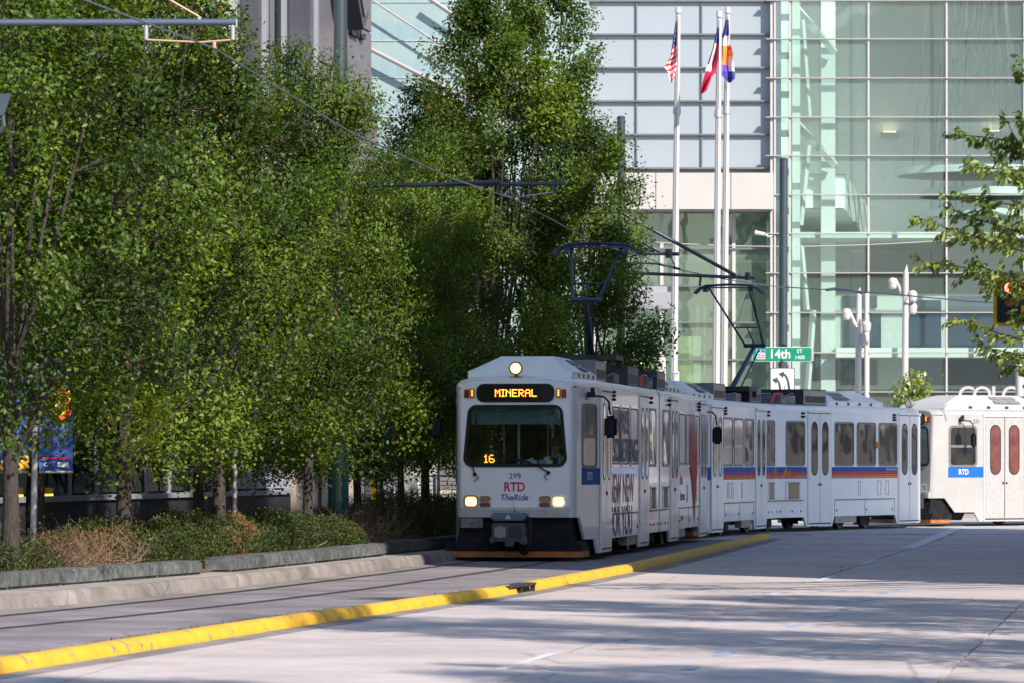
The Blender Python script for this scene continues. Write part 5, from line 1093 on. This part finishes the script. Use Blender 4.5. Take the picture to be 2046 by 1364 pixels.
def side_parts(root, M2, S, sg, style, WD):
    gl = dark_glass
    dp = {'red': red_reflection_pane}.get(style, gl)
    doorset(root, S, sg, 1.81, dp, WD); doorset(root, S, sg, 8.39, dp, WD)
    wins = ((3.49, 4.92), (5.08, 6.52), (6.69, 8.12))
    for i, (a, b_) in enumerate(wins):
        pm_ = gl; fm_ = grey_frame
        if style in ('wrap_a', 'wrap_b'): pm_, fm_ = film_pane, mat('frame_film', (.5, .49, .5), .25, coat=.5)
        if style == 'wrap_c' and i < 2: pm_, fm_ = mat('grey_film', (.2, .19, .21), .15, var=.15, coat=.6, bump=.08, bscale=2, dist=.03), grey_frame
        window(root, S @ Matrix.Translation((sg * (a + b_) / 2, 2.265, 0)), b_ - a - .04, 1.17, pm_, fm_)
        if pm_ is film_pane: obj('window_seal', cm('wse', lambda: B().ring(rrect(0, 0, 1.3, 1.08, .07), rrect(0, 0, 1.25, 1.03, .06), .008, .016).mesh('window_seal', black_rub)), parent=root, M=S @ Matrix.Translation((sg * (a + b_) / 2, 2.265, 0)))
    window(root, S @ Matrix.Translation((sg * 10.83, 2.265, 0)), 1.3, 1.17, gl)
    # curtains of light reflections are left to the glass; interior posts show as pale strips
    lamp_row(root, S, sg, 3.75, (2.93 + .0, 3.0, 3.07)); lamp_row(root, S, sg, 10.35, (2.96, 3.05)) 
    obj('side_marker', cm('smk', lambda: B().box((0, 0, .02), (.1, .18, .04)).mesh('side_marker', mat('marker_orange', (.7, .22, .02), .3), bevel=.01)), parent=root, M=S @ Matrix.Translation((sg * 5.0, 2.25, 0)))
    vt = obj('vent_panel', cm('vp1', lambda: B().bb(-.55, .55, .78, 1.3, .0, .012).mesh('vent_panel', white_door, bevel=.006)), parent=root, M=S @ Matrix.Translation((sg * 10.95, 0, 0)))
    obj('vent_louvre', cm('vp2', lambda: B().bb(-.36, .36, .86, 1.24, .013, .02).mesh('vent_louvre', brown_m)), parent=vt)
    obj('vent_rail', cm('vp3', lambda: B().bb(-.4, .4, 1.24, 1.265, .012, .035).bb(-.4, .4, .845, .865, .012, .035).mesh('vent_rail', box_grey)), parent=vt)
    for a, b_ in ((3.7, 8.1), (10.3, 12.0)):
        obj('skirt_seam', B().bb(min(sg * a, sg * b_), max(sg * a, sg * b_), .785, .81, .001, .02), box_grey, root, S)
        for x in ((a, (a + b_) / 2, b_) if a < 5 else ()): obj('skirt_joint', B().bb(sg * x - .008, sg * x + .008, .38, .78, .0, .004), box_black, root, S)
        for x in (a + .15, (a + b_) / 2 - .1, b_ - .15): obj('latch', cm('lt', lambda: B().box((0, .52, .006), (.05, .05, .012)).mesh('latch', black_rub)), parent=root, M=S @ Matrix.Translation((sg * x, 0, 0)))
    for x, w_ in ((4.25, .22), (4.85, .28), (6.3, .2)): obj('hatch', B().ring(rrect(0, 0, w_, .38, .03, 2), rrect(0, 0, w_ - .03, .35, .02, 2), .001, .006), box_grey, root, S @ Matrix.Translation((sg * x, 1.1, 0)))
    obj('equipment_tray', cm('eqt', lambda: B().bb(-.75, .75, .18, .36, -.2, -.03).mesh('equipment_tray', box_beige)), parent=root, M=S @ Matrix.Translation((sg * 7.2, 0, 0)))
    bogie(root, M2, 5.4)
    # stripes / wrap
    if style in ('stripe', 'wrap_c'):
        bands(root, S, sg, 3.46, 8.34); bands(root, S, sg, 10.04, 12.04)
        for x, mm, w_, hh in ((11.0, red_m, .36, .2), (11.22, orange_m, .42, .24), (11.5, amber_m, .52, .285)):
            t_ = .09; z0 = 1.365; q = [(x - w_ / 2, z0), (x - w_ / 2 + t_, z0), (x, z0 + hh * .62), (x + w_ / 2 - t_, z0), (x + w_ / 2, z0), (x, z0 + hh)]
            obj('stripe_peak', B().prism([(sg * a, b_) for a, b_ in q], .008 + (x - 11) * .008, .011 + (x - 11) * .008), mm, root, S)
        if sg < 0: lettering('Welcome Aboard', .11, ink_white, root, S @ Matrix.Translation((sg * 3.95, 1.6, .006)))
    if style == 'wrap_a':
        grad = mat('wrap_fade_blue', (.35, .38, .6), .2, coat=.6); g2 = mat('wrap_fade_orange', (.68, .4, .3), .2, coat=.6)
        obj('stripe', B().bb(10.06, 12.0, 1.52, 1.66, 0, .003), grad, root, S); obj('stripe', B().bb(10.06, 12.0, 1.36, 1.515, 0, .003), g2, root, S)
        lettering('ALWAYS', .62, ink_faint, root, S @ Matrix.Translation((5.0, 2.5, .018)), sx=1.15, off=.01); lettering('SOMETHING', .62, ink_grey, root, S @ Matrix.Translation((5.85, 1.97, .018)), sx=1.18, off=.01)
        lettering('NEW NEW', .76, ink_pink, root, S @ Matrix.Translation((5.3, 1.25, .003)), sx=1.1, off=.01); lettering('FOR YOU', .78, mat('ink_slate', (.2, .2, .26), .7, spec=.1), root, S @ Matrix.Translation((5.25, .63, .003)), sx=1.1, off=.012)
    if style == 'wrap_b':
        obj('stripe', B().bb(-12.04, -10.06, 1.5, 1.66, 0, .003), mat('wrap_blue_b', (.14, .15, .42), .2, coat=.6), root, S); obj('stripe', B().bb(-12.04, -10.06, 1.36, 1.495, 0, .003), mat('wrap_orange_b', (.75, .25, .12), .2, coat=.6), root, S)
        r_ = random.Random(2); pts = []
        for k in range(15):
            x = -5.9 + k * .13; pts.append((x, (2.9 if k % 2 else 2.0) + r_.uniform(-.3, .25)))
        pts += [(-4.1, 1.6), (-4.5, .9), (-4.7, .35), (-4.95, .9), (-5.3, 1.4), (-5.9, 1.8)]
        obj('painted_flame', B().prism(pts, .016, .019), ink_pink, root, S); obj('painted_flame', B().prism([(x * .8 - .95, 1.2 + (z - 1.2) * .7) for x, z in pts], .02, .022), red_m, root, S)
        lettering('First', .35, ink_pink, root, S @ Matrix.Translation((-7.6, 1.4, .004))); lettering('the new', .3, ink_faint, root, S @ Matrix.Translation((-7.3, 1.05, .004))); lettering('.com', .22, ink_grey, root, S @ Matrix.Translation((-7.5, .6, .004)))

SHELL = FACE = None
def half(root, M2, sg, style, number, dest=None, cabfront=True, lit=False, driver=False):
    num_r = number == "231"
    """sg: the side (+1/-1 in the half's own frame) that faces the camera"""
    global SHELL, FACE
    if SHELL is None: SHELL = shell_mesh(); FACE = front_mesh()
    S, C, F_ = M2 @ SM(sg), M2 @ CM(sg), M2 @ FM
    wrap = style in ('wrap_a', 'wrap_b')
    if wrap:
        key = 'shell_wrap'
        me = cm(key, lambda: (lambda q: (q.materials.clear(), q.materials.append(mat('wrapped_paint', (.75, .75, .77), .3, var2=(.67, .66, .69), scale=1.2, coat=.35, spec=.4, bump=.1, bscale=2.2, dist=.03)), q)[-1])(SHELL.copy()))
    else: me = SHELL
    sun_dimmed = number == '231'  # the tram in direct sun takes the darkened whites
    WD = sun_dimmed_door if sun_dimmed else white_door
    if sun_dimmed: me = cm('shell_sun_dimmed', lambda: (lambda q: (q.materials.clear(), q.materials.append(sun_dimmed_paint), q)[-1])(SHELL.copy()))
    body = obj('body', me, parent=root, M=M2)
    if not cabfront:
        body.data = cm(('blunt', me.materials[0].name), lambda: blunt_mesh(me.materials[0]))
        bumps(root, M2)
        return side_parts(root, M2, S, sg, style, white_door)
    obj('floor', cm('fl', lambda: B().bb(-1.2, 1.2, 1.5, 12.05, .34, .95).bb(-.9, .9, .3, 1.0, .5, .93).mesh('floor', under_m)), parent=root, M=M2)
    obj('bulkhead', cm('bh', lambda: B().bb(-1.27, 1.27, 11.98, 12.03, .36, 3.25).mesh('bulkhead', white_paint)), parent=root, M=M2)
    obj('front_face', cm('face_sun_dimmed', lambda: (lambda q: (q.materials.clear(), q.materials.append(sun_dimmed_paint), q)[-1])(FACE.copy())) if sun_dimmed else FACE, parent=root, M=F_)
    # cab interior and windshield
    obj('cab_interior', cm('ci', lambda: B().bb(-.97, .97, 1.7, 1.75, .95, 3.05).bb(-.96, -.94, .2, 1.7, .95, 3.05).bb(.94, .96, .2, 1.7, .95, 3.05).bb(-.96, .96, .25, 1.7, 3.0, 3.05).bb(-.9, .9, .15, 1.7, .95, 1.0).mesh('cab_interior', cab_dark)), parent=root, M=M2)
    obj('dashboard', cm('db', lambda: B().bb(-.92, .92, .16, .5, 1.45, 1.69).bb(-.1, .9, .16, .6, 1.3, 1.66).mesh('dashboard', mat('dashboard_black', (.04, .045, .05), .5), bevel=.02)), parent=root, M=M2)
    if driver or cabfront:
        for x, w_ in ((-.36, .015), (-.09, .045), (.44, .015), (.53, .04)): obj('cab_post', B().bb(x - w_ / 2, x + w_ / 2, 1.2, 1.24, 1.0, 2.95), post_m, root, M2)
        obj('sun_blind', cm('vis', lambda: B().bb(-.8, .8, -.09, -.085, 0, .16).bb(-.82, .82, -.085, -.08, -.16, 0).mesh('sun_blind', visor_m)), parent=root, M=M2 @ Matrix.Translation((0, .3, 2.6)))
    wf = obj('windshield', cm('wsf', lambda: B().ring(rrect(0, 2.235, 1.86, 1.11, .16, 6, 1.72), rrect(0, 2.235, 1.75, 1.0, .11, 6, 1.61), -.02, .02).mesh('windshield', black_rub)), parent=root, M=F_)
    obj('pane', cm('wsp', lambda: B().prism(rrect(0, 2.235, 1.78, 1.03, .13, 6, 1.64), -.004, .002).mesh('pane', wind_glass)), parent=wf)
    # destination sign
    ds = obj('destination_sign', cm('dsn', lambda: B().prism(rrect(0, 3.0, 1.38, .31, .12, 5), 0, .012).mesh('destination_sign', mat('sign_glass', (.014, .014, .016), .12))), parent=root, M=F_)
    obj('sign_rim', cm('dsr', lambda: B().ring(rrect(0, 3.0, 1.4, .33, .13, 5), rrect(0, 3.0, 1.33, .27, .1, 5), .005, .02).mesh('sign_rim', black_rub)), parent=ds)
    if dest: dots(dest, .135, led_m, ds, Matrix.Translation((.01 if dest == 'MINERAL' else 0, 3.0, .014)))
    for k in (-1, 1):
        obj('marker_lamp', cm('mla', lambda: B().box((0, 0, .02), (.085, .15, .04)).mesh('marker_lamp', red_lens, bevel=.01)), parent=root, M=F_ @ Matrix.Translation((k * .875, 2.99, 0)))
        ml = obj('marker_lamp', cm('mlb', lambda: B().box((0, 0, .02), (.09, .16, .04)).mesh('marker_lamp', amber_lens, bevel=.01)), parent=root, M=F_ @ Matrix.Translation((k * .775, 3.0, 0)))
        for dz in (-.04, 0, .04): obj('led', cm('mld', lambda: B().box((0, 0, .043), (.026, .024, .006)).mesh('led', amber_lit)), parent=ml, M=Matrix.Translation((0, dz, 0)))
        # headlight cluster
        hl = obj('headlight', cm('hlr', lambda: B().ring(rrect(0, 0, .27, .23, .07, 4), rrect(0, 0, .2, .165, .05, 4), -.01, .045).mesh('headlight', chrome)), parent=root, M=F_ @ Matrix.Translation((k * .785, 1.065, 0)))
        obj('lens', cm(('hll', lit), lambda: B().prism(rrect(0, 0, .21, .17, .05, 4), .0, .02).mesh('lens', lamp_on if lit else lamp_off)), parent=hl)
        if lit: obj('filament', cm('hlc', lambda: B().cyl((0, 0, .02), (0, 0, .026), .045, None, 10).box((.02, -.03, .023), (.13, .05, .004)).mesh('filament', lamp_core)), parent=hl, M=Matrix.Translation((k * .01, .005, 0)))
        for z, mm in ((1.115, amber_lens), (1.005, red_lens)):
            cl = obj('indicator', cm('inr', lambda: B().ring(rrect(0, 0, .205, .095, .046, 4), rrect(0, 0, .165, .06, .029, 4), 0, .025).mesh('indicator', box_grey)), parent=root, M=F_ @ Matrix.Translation((k * .535, z, 0))); obj('lens', cm(('inl', mm.name), lambda: B().prism(rrect(0, 0, .17, .062, .03, 4), 0, .02).mesh('lens', mm)), parent=cl)
        # wiper
        wv = ((-.72, 1.55), (-.78, 1.78), (-.7, 2.5)) if k < 0 else ((.6, 1.58), (.38, 1.72), (-.22, 1.86)); b = B(); b.tube([Vector((x, z, .045 if i else .03)) for i, (x, z) in enumerate(wv)], .013, 5); b.cyl((wv[0][0], wv[0][1], 0), (wv[0][0], wv[0][1], .05), .035, None, 8); b.cyl((wv[2][0] - (.0 if k < 0 else -.02), wv[2][1] - .25, .035) if k < 0 else (wv[2][0] + .5, wv[2][1] - .1, .035), (wv[2][0], wv[2][1] + (.15 if k < 0 else .03), .035), .009, None, 4)
        b.tube([Vector((wv[0][0], wv[0][1], .03)), Vector((wv[0][0] - .08 * k, wv[0][1] - .06, .04)), Vector((wv[0][0] - .02, wv[0][1] - .13, .02))], .006, 4)
        obj('wiper', b, black_rub, root, F_)
    # bumper ribs, apron, bar
    obj('bumper', cm('bmp', lambda: B().bb(-.975, .975, .78, .96, 0, .03).bb(-.95, .95, .9, .925, .03, .045).bb(-.95, .95, .84, .865, .03, .045).bb(-.95, .95, .79, .81, .03, .045).mesh('bumper', mat('bumper_grey', (.5, .49, .48), .5, var=.15, scale=6))), parent=root, M=M2 @ Matrix(((1, 0, 0, 0), (0, 0, -1, .0), (0, 1, 0, 0), (0, 0, 0, 1))))
    def apron():
        b = B(); b.loft([[Vector((-.98, .06, .79)), Vector((.98, .06, .79))], [Vector((-1.0, -.02, .5)), Vector((1.0, -.02, .5))], [Vector((-1.03, -.09, .36)), Vector((1.03, -.09, .36))], [Vector((-1.2, -.12, .345)), Vector((1.2, -.12, .345))], [Vector((-1.22, -.2, .17)), Vector((1.22, -.2, .17))]])
        for s in (-1, 1): b.add([(s * .98, .06, .79), (s * 1.0, -.02, .5), (s * 1.03, -.09, .36), (s * 1.03, .76, .36), (s * 1.0, .4, .78)], [(0, 1, 2, 3, 4)]); b.add([(s * 1.2, -.12, .345), (s * 1.22, -.2, .17), (s * 1.22, .62, .17), (s * 1.2, .62, .345), (s * 1.03, -.09, .36), (s * 1.03, .62, .36)], [(0, 1, 2, 3), (0, 3, 5, 4)])
        return b.mesh('apron', apron_m)
    obj('apron', cm('apr', apron), parent=root, M=M2)
    obj('lifeguard_bar', cm('lgb', lambda: B().bb(-1.27, 1.27, -.26, -.18, .075, .18).bb(-1.27, -1.19, -.2, .5, .075, .18).bb(1.19, 1.27, -.2, .5, .075, .18).mesh('lifeguard_bar', rust_m, bevel=.008)), parent=root, M=M2)
    obj('horn_plate', cm('hrn', lambda: B().box((-.77, -.03, .68), (.4, .06, .17)).cyl((-.77, -.03, .68), (-.77, -.1, .68), .05, .03, 10).mesh('horn_plate', box_grey, bevel=.02)), parent=root, M=M2)
    # coupler
    cpl = obj('coupler', cm('cp1', lambda: B().bb(-.3, .3, -.75, -.3, .33, .66).bb(-.34, -.24, -.76, -.5, .3, .42).bb(.2, .34, -.76, -.5, .28, .42).bb(-.06, .1, -.76, -.6, .24, .34).bb(-.12, .12, -.3, .3, .4, .6).mesh('coupler', mat('coupler_grey', (.07, .07, .085), .5, .3, var=.3, scale=9), bevel=.02)), parent=root, M=M2 @ Matrix.Translation((-.03, .1, .03)))
    obj('coupler_cover', cm('cp2', lambda: B().bb(-.3, .3, -.8, -.25, .7, .84).mesh('coupler_cover', mat('cover_blue', (.09, .16, .25), .45), bevel=.03)), parent=cpl)
    obj('coupler_head', cm('cp3', lambda: B().cyl((-.14, -.8, .5), (-.14, -.75, .5), .11, .12, 14).box((-.14, -.79, .5), (.2, .04, .18)).mesh('coupler_head', mat('coupler_steel', (.2, .2, .23), .3, .7), 40)), parent=cpl)
    obj('coupler_socket', cm('cp4', lambda: B().prism(rrect(.13, .5, .24, .22, .07), .752, .77, Matrix(((1, 0, 0, 0), (0, 0, -1, 0), (0, 1, 0, 0), (0, 0, 0, 1)))).mesh('coupler_socket', box_black)), parent=cpl)
    obj('warning_plate', cm('cp5', lambda: B().prism([(-.06, .73), (.06, .73), (0, .82)], .803, .808, Matrix(((1, 0, 0, 0), (0, 0, -1, 0), (0, 1, 0, 0), (0, 0, 0, 1)))).mesh('warning_plate', ink_white)), parent=cpl)
    obj('hose', cm('cp6', lambda: B().tube([Vector((.3, -.5, .76)), Vector((.38, -.7, .72)), Vector((.4, -.75, .5)), Vector((.38, -.75, .25)), Vector((.3, -.7, .12)), Vector((.22, -.6, .14)), Vector((.2, -.5, .3))], .035, 8).mesh('hose', black_rub, 50)), parent=cpl)
    obj('antenna', cm('ant', lambda: B().cyl((0, -.05, .9), (-.02, -.06, 1.14), .009, .004, 5).cyl((.02, -.05, .84), (.02, -.05, .93), .03, None, 8).mesh('antenna', chrome)), parent=root, M=M2)
    # front print
    if number != '':
        lettering(number, .145, ink_dark, root, F_ @ Matrix.Translation((0, 1.515, .004)), sx=1.02); rtd(root, F_ @ Matrix.Translation((-.01, 1.32, .004)), .165, ink_red, ink_white)
        lettering('TheRide', .15, ink_blue, root, F_ @ Matrix.Translation((-.02, 1.135, .004)), shear=.25, off=.002)
    # roof head lamp
    hd = obj('roof_lamp', cm('rl1', lambda: B().loft([[Vector((r_ * math.cos(q), y, 3.44 + r_ * math.sin(q))) for q in np.linspace(0, 2 * math.pi, 18, False)] for r_, y in ((.05, .32), (.09, .26), (.118, .18), (.118, .12))], True, True, False).bb(-.03, .03, .15, .25, 3.27, 3.35).box((0, .2, 3.27), (.22, .16, .03)).mesh('roof_lamp', box_grey, 40)), parent=root, M=M2)
    obj('lamp_ring', cm('rl2', lambda: B().loft([[Vector((r_ * math.cos(q), y, 3.44 + r_ * math.sin(q))) for q in np.linspace(0, 2 * math.pi, 18, False)] for r_, y in ((.125, .13), (.125, .1), (.095, .1))], True).mesh('lamp_ring', mat('lamp_copper', (.35, .2, .14), .3, .7) if lit else chrome, 40)), parent=hd)
    obj('lens', cm(('rl3', lit), lambda: B().cyl((0, .12, 3.44), (0, .105, 3.44), .1, .098, 18).mesh('lens', lamp_on if lit else chrome)), parent=hd)
    if lit: obj('filament', cm('rl4', lambda: B().cyl((0, .104, 3.44), (0, .098, 3.44), .06, None, 14).mesh('filament', lamp_core)), parent=hd)
    # --- side that faces the camera
    gl = dark_glass
    cw = obj('cab_window', cm('cbw', lambda: B().ring(rrect(.68, 2.235, .98, 1.17, .13), rrect(.68, 2.235, .86, 1.05, .09), -.01, .016).bb(.26, 1.1, 2.2, 2.27, -.002, .014).mesh('cab_window', grey_frame)), parent=root, M=C if sg > 0 else C @ Matrix.Translation((-1.36, 0, 0)))
    obj('pane', cm('cbp', lambda: B().prism(rrect(.68, 2.235, .94, 1.13, .1), -.008, .004).mesh('pane', dark_glass)), parent=cw)
    obj('stripe', cm(('cst', sg), lambda: B().bb(min(sg * .17, sg * 1.42), max(sg * .17, sg * 1.42), 1.36, 1.66, .0, .004).mesh('stripe', blue_m)), parent=root, M=C)
    rtd(root, C @ Matrix.Translation((sg * .7, 1.51, .006)), .15, ink_white, blue_m)
    lettering(number, .16, ink_dark, root, C @ Matrix.Translation((sg * (1.15 if num_r else .5), 2.93, .004)))
    if cabfront:
        for side, S2 in ((sg, C), (-sg, M2 @ CM(-sg))):
            b = B(); b.box((side * .58, 2.98, .06), (.1, .1, .14)).box((side * .62, 3.05, .08), (.06, .12, .06)); b.tube([Vector((side * .66, 2.96, .1)), Vector((side * .75, 2.94, .26)), Vector((side * .78, 2.85, .34)), Vector((side * .78, 2.62, .36))], .018, 6)
            mo = obj('mirror', b, black_rub, root, S2); obj('mirror_head', B().box((side * .78, 2.4, .37), (.09, .4, .24)), black_rub, mo, smooth=30, bevel=.045)
    # left-hand cab strip of the leading tram
    if lit:
        C2 = M2 @ CM(-sg); obj('cab_window', cm('cb2', lambda: B().prism([(-.18, 1.7), (-.18, 2.8), (-1.1, 2.8), (-1.1, 1.7)], .0, .01).mesh('cab_window', dark_glass)), parent=root, M=C2); obj('stripe', cm('cs2', lambda: B().bb(-1.42, -.1, 1.36, 1.66, 0, .004).mesh('stripe', blue_m)), parent=root, M=C2)
        lettering('VIA', .3, mat('sticker_pale', (.3, .35, .5), .4), root, C2 @ Matrix.Translation((-.8, 1.9, .012)) @ Matrix.Rotation(R(90), 4, 'Z'))
    side_parts(root, M2, S, sg, style, WD)
def tram(N, th1, th2, num, styles, label, dest, lit=False, cab2=False):
    root = thing('tram', label, 'tram', (N[0], N[1], 0), -th1, 'white light rail trams coupled in one train'); d = th2 - th1
    M1 = Matrix.Identity(4); n2 = Vector((0, L_H, 0)) + Vector((math.sin(d), math.cos(d), 0)) * L_H; M2 = Matrix.Translation(n2) @ Matrix.Rotation(math.pi - d, 4, 'Z')
    half(root, M1, 1, styles[0], num, dest, True, lit); half(root, M2, -1, styles[1], num if not styles[1] == 'x' else '', None, cab2)
    # bellows between the two halves
    b = B()
    for k in range(7):
        f = (k - 3) / 3 * .12; M_ = Matrix.Translation((0, L_H, 0)) @ Matrix.Rotation(-d * (k / 6), 4, 'Z') @ Matrix.Translation((0, f, 0)); hw = 1.29 if k % 2 else 1.25
        b.loft([[M_ @ Vector((x, y, z)) for x, z in ((-hw, .42), (-hw, 3.12), (-hw + .1, 3.22), (hw - .1, 3.22), (hw, 3.12), (hw, .42))] for y in (-.018, .018)], True, True, True)
    obj('bellows', b, rubber_joint, root)
    bogie(root, Matrix.Translation((0, L_H, 0)) @ Matrix.Rotation(-d / 2, 4, 'Z'), 0)
    # roof equipment
    shroud(root, M1, .62, 4.5, .9, mat('sun_dimmed_shroud', (.42, .415, .41), .5, var=.06) if num == '231' else None); roofbox(root, M1, 4.75, 6.5, 1.75, .42, box_grey, box_beige if not lit else mat('galv_box', (.36, .36, .36), .5, .3, var=.2)); cables(root, M1, .3, 6.6, 9.4, 3)  # shroud of the sunlit tram is darkened in colour too
    roofbox(root, M1, 9.7, 11.6, 1.9, .42, box_black, box_grey); obj('junction_box', B().bb(.25, .85, 8.3, 9.1, 3.28, 3.5), box_grey, root, M1, bevel=.01)
    shroud(root, M2, 3.5, 7.7, .9); roofbox(root, M2, 7.85, 9.5, 2.0, .42, box_black, box_beige); obj('junction_box', B().bb(-.95, -.35, 9.9, 10.9, 3.3, 3.52), box_grey, root, M2, bevel=.01); cables(root, M2, -.5, 9.6, 11.5, 5)
    b = B(); b.tube([Vector((-.9, 10.4, 3.3)), Vector((-.9, 10.7, 3.55)), Vector((-.85, 11.1, 3.55)), Vector((-.85, 11.3, 3.3))], .03, 6); obj('red_cable', b, cable_red, root, M2)
    return root, M1, M2
N1, N3, N5 = (.0506, 83.5786), (2.9904, 108.5415), (11.07, 132.14)
ra, A1, A2 = tram(N1, .1344, .1333, '299', ('wrap_a', 'wrap_b'), 'leading white tram 299 with MINERAL sign, lit headlights and grey lettered wrap', 'MINERAL', True)
rb, B1_, B2_ = tram(N3, .2103, .4465, '321', ('wrap_c', 'stripe'), 'second white tram with blue stripe, red and orange lines and its pantograph raised', None)
rc, C1_, C2_ = tram(N5, .88, .96, '231', ('red', 'stripe'), 'rear sunlit white tram 231 with red reflection coloured into its door glass at the right edge', 'D LINE')
# pantographs
def local(root, p): return (Matrix.Translation(root.location) @ Matrix.Rotation(root.rotation_euler.z, 4, 'Z')).inverted() @ p
pantograph(ra, Matrix.Identity(4), local(ra, P(1182, 712, 91.4)) + Vector((0, 0, 0)), local(ra, P(1170, 600, 90.2)), local(ra, P(1192, 489, 91.8)))
pantograph(rb, Matrix.Identity(4), local(rb, P(1462, 775, 117.6)), local(rb, P(1508, 690, 118.6)), local(rb, P(1456, 571, 117.2)))
# number 16 sign, driver and things on the dashboard of the leading tram
W1 = Matrix.Translation(ra.location) @ Matrix.Rotation(ra.rotation_euler.z, 4, 'Z')
rs = obj('route_number', B().box((0, 0, 0), (.3, .22, .02)), black_rub, ra, FM @ Matrix.Translation((-.47, 1.83, -.07))); dots('16', .145, led_m, rs, Matrix.Translation((0, 0, .012)))
skin = mat('skin', (.3, .17, .12), .5); vest = mat('vest_orange', (.85, .2, .03), .6, emis=None); lime = mat('vest_lime', (.5, .7, .08), .5); shirt = mat('uniform_dark', (.03, .035, .06), .7)
def person():
    base = W1 @ Vector((.66, .72, 1.33)); t = thing('person', 'driver in dark cap, sunglasses and orange hi-vis vest behind the windshield of the leading tram', 'person', tuple(base), -.1344)
    V = [(0, 0, 0), (0, 0, .25), (0, -.01, .47), (0, -.02, .56), (0, -.03, .65), (0, -.045, .73), (0, -.03, .81), (-.19, 0, .45), (-.26, -.06, .25), (-.16, -.3, .2), (-.1, -.38, .22), (.19, 0, .45), (.26, -.06, .25), (.16, -.3, .2), (.1, -.38, .22)]
    E = [(0, 1), (1, 2), (2, 3), (3, 4), (4, 5), (5, 6), (2, 7), (7, 8), (8, 9), (9, 10), (2, 11), (11, 12), (12, 13), (13, 14)]
    rad = [.17, .165, .13, .055, .075, .095, .07, .075, .055, .042, .035, .075, .055, .042, .035]
    me = bpy.data.meshes.new('body'); me.from_pydata(V, E, []); o = bpy.data.objects.new('body', me); COL.objects.link(o)
    md = o.modifiers.new('skin', 'SKIN'); 
    for i, r_ in enumerate(rad): me.skin_vertices[0].data[i].radius = (r_, r_ * (.75 if i < 3 else 1))
    me.skin_vertices[0].data[0].use_root = True; o.modifiers.new('sub', 'SUBSURF').levels = 2
    dg = bpy.context.evaluated_depsgraph_get(); m2 = bpy.data.meshes.new_from_object(o.evaluated_get(dg)); bpy.data.objects.remove(o)
    for m_ in (shirt, skin): m2.materials.append(m_)
    for p in m2.polygons:
        c = p.center; p.use_smooth = True; p.material_index = 1 if (c.z > .52 or c.y < -.28) else 0
    bo = obj('body', m2, parent=t)
    # face: nose, mouth, ears, glasses
    f = B(); f.cyl((0, -.135, .735), (0, -.165, .7), .008, .016, 6); obj('nose', f, skin, t)
    obj('mouth', B().box((0, -.132, .665), (.05, .01, .012)), mat('lips', (.3, .1, .09), .5), t); [obj('ear', B().box((s * .095, -.03, .72), (.015, .035, .055)), skin, t, bevel=.004) for s in (-1, 1)]
    obj('sunglasses', B().box((-.04, -.14, .75), (.06, .02, .04)).box((.04, -.14, .75), (.06, .02, .04)).box((0, -.14, .757), (.03, .012, .01)).box((0, -.07, .757), (.2, .13, .01)), box_black, t, bevel=.004)
    obj('cap', B().loft([[Vector((r_ * math.cos(q), -.035 + r_ * math.sin(q), z)) for q in np.linspace(0, 2 * math.pi, 14, False)] for r_, z in ((.107, .775), (.112, .82), (.09, .865), (.03, .885))], True, True, True).box((0, -.15, .79), (.13, .1, .015)), shirt, t, smooth=50)
    obj('hair', B().box((0, .045, .71), (.15, .05, .1)), box_black, t, bevel=.02)
    for s in (-1, 1):
        obj('vest_panel', B().loft([[Vector((s * x, y, z)) for x, y in ((.04, -.175), (.2, -.165))] for z in (.02, .3)] + [[Vector((s * .055, -.14, .42)), Vector((s * .2, -.12, .43))], [Vector((s * .065, -.04, .535)), Vector((s * .19, -.02, .54))], [Vector((s * .07, .1, .48)), Vector((s * .2, .1, .48))]]), vest, t)
        obj('vest_stripe', B().loft([[Vector((s * .1, -.185, .02)), Vector((s * .145, -.182, .02))], [Vector((s * .1, -.182, .3)), Vector((s * .145, -.178, .3))], [Vector((s * .11, -.15, .43)), Vector((s * .15, -.145, .44))], [Vector((s * .11, -.045, .55)), Vector((s * .15, -.04, .555))]]), lime, t)
        for k in range(5):
            a = Vector((s * (.06 + .018 * k) + (-.03 * s), -.4 - .002 * k, .215)); obj('finger', B().tube([a, a + Vector((0, -.045 - .006 * (2 - abs(k - 2)), -.005)), a + Vector((0, -.06 - .006 * (2 - abs(k - 2)), -.035))], .009, 5), skin, t)
person()
card = mat('tissue_box_cream', (.55, .5, .4), .6); cardb = mat('tissue_box_blue', (.08, .25, .5), .6)
for i, (x, lab) in enumerate(((.24, 'left tissue box on the dashboard of the leading tram'), (.52, 'right tissue box with tissue out on the dashboard of the leading tram'))):
    q = W1 @ Vector((x, .3, 1.69)); t = thing('tissue_box', lab, 'tissue box', tuple(q), -.13); obj('carton', B().bb(-.12, .12, -.06, .06, 0, .115), card, t); obj('print', B().bb(-.115, .02, -.063, -.06, .005, .11), cardb, t); obj('tissue', B().add([(-.04, 0, .115), (.04, .01, .115), (.06, 0, .16), (0, -.01, .14 + .04 * i), (-.05, .02, .13)], [(0, 1, 2, 3, 4)]), ink_white, t)
q = W1 @ Vector((.77, .3, 1.69)); t = thing('sanitizer_bottle', 'pale blue bottle on the dashboard beside the driver', 'bottle', tuple(q)); obj('bottle', B().cyl((0, 0, 0), (0, 0, .15), .035, .033, 10).cyl((0, 0, .15), (0, 0, .18), .03, .012, 10), mat('bottle_blue', (.15, .45, .65), .3), t, smooth=40); obj('pump', B().cyl((0, 0, .18), (0, 0, .22), .01, None, 6).box((-.015, 0, .22), (.05, .012, .012)), ink_white, t)
# pedestrian warning sign seen beyond the windows of the second tram is a reflection of a sign on the right pavement
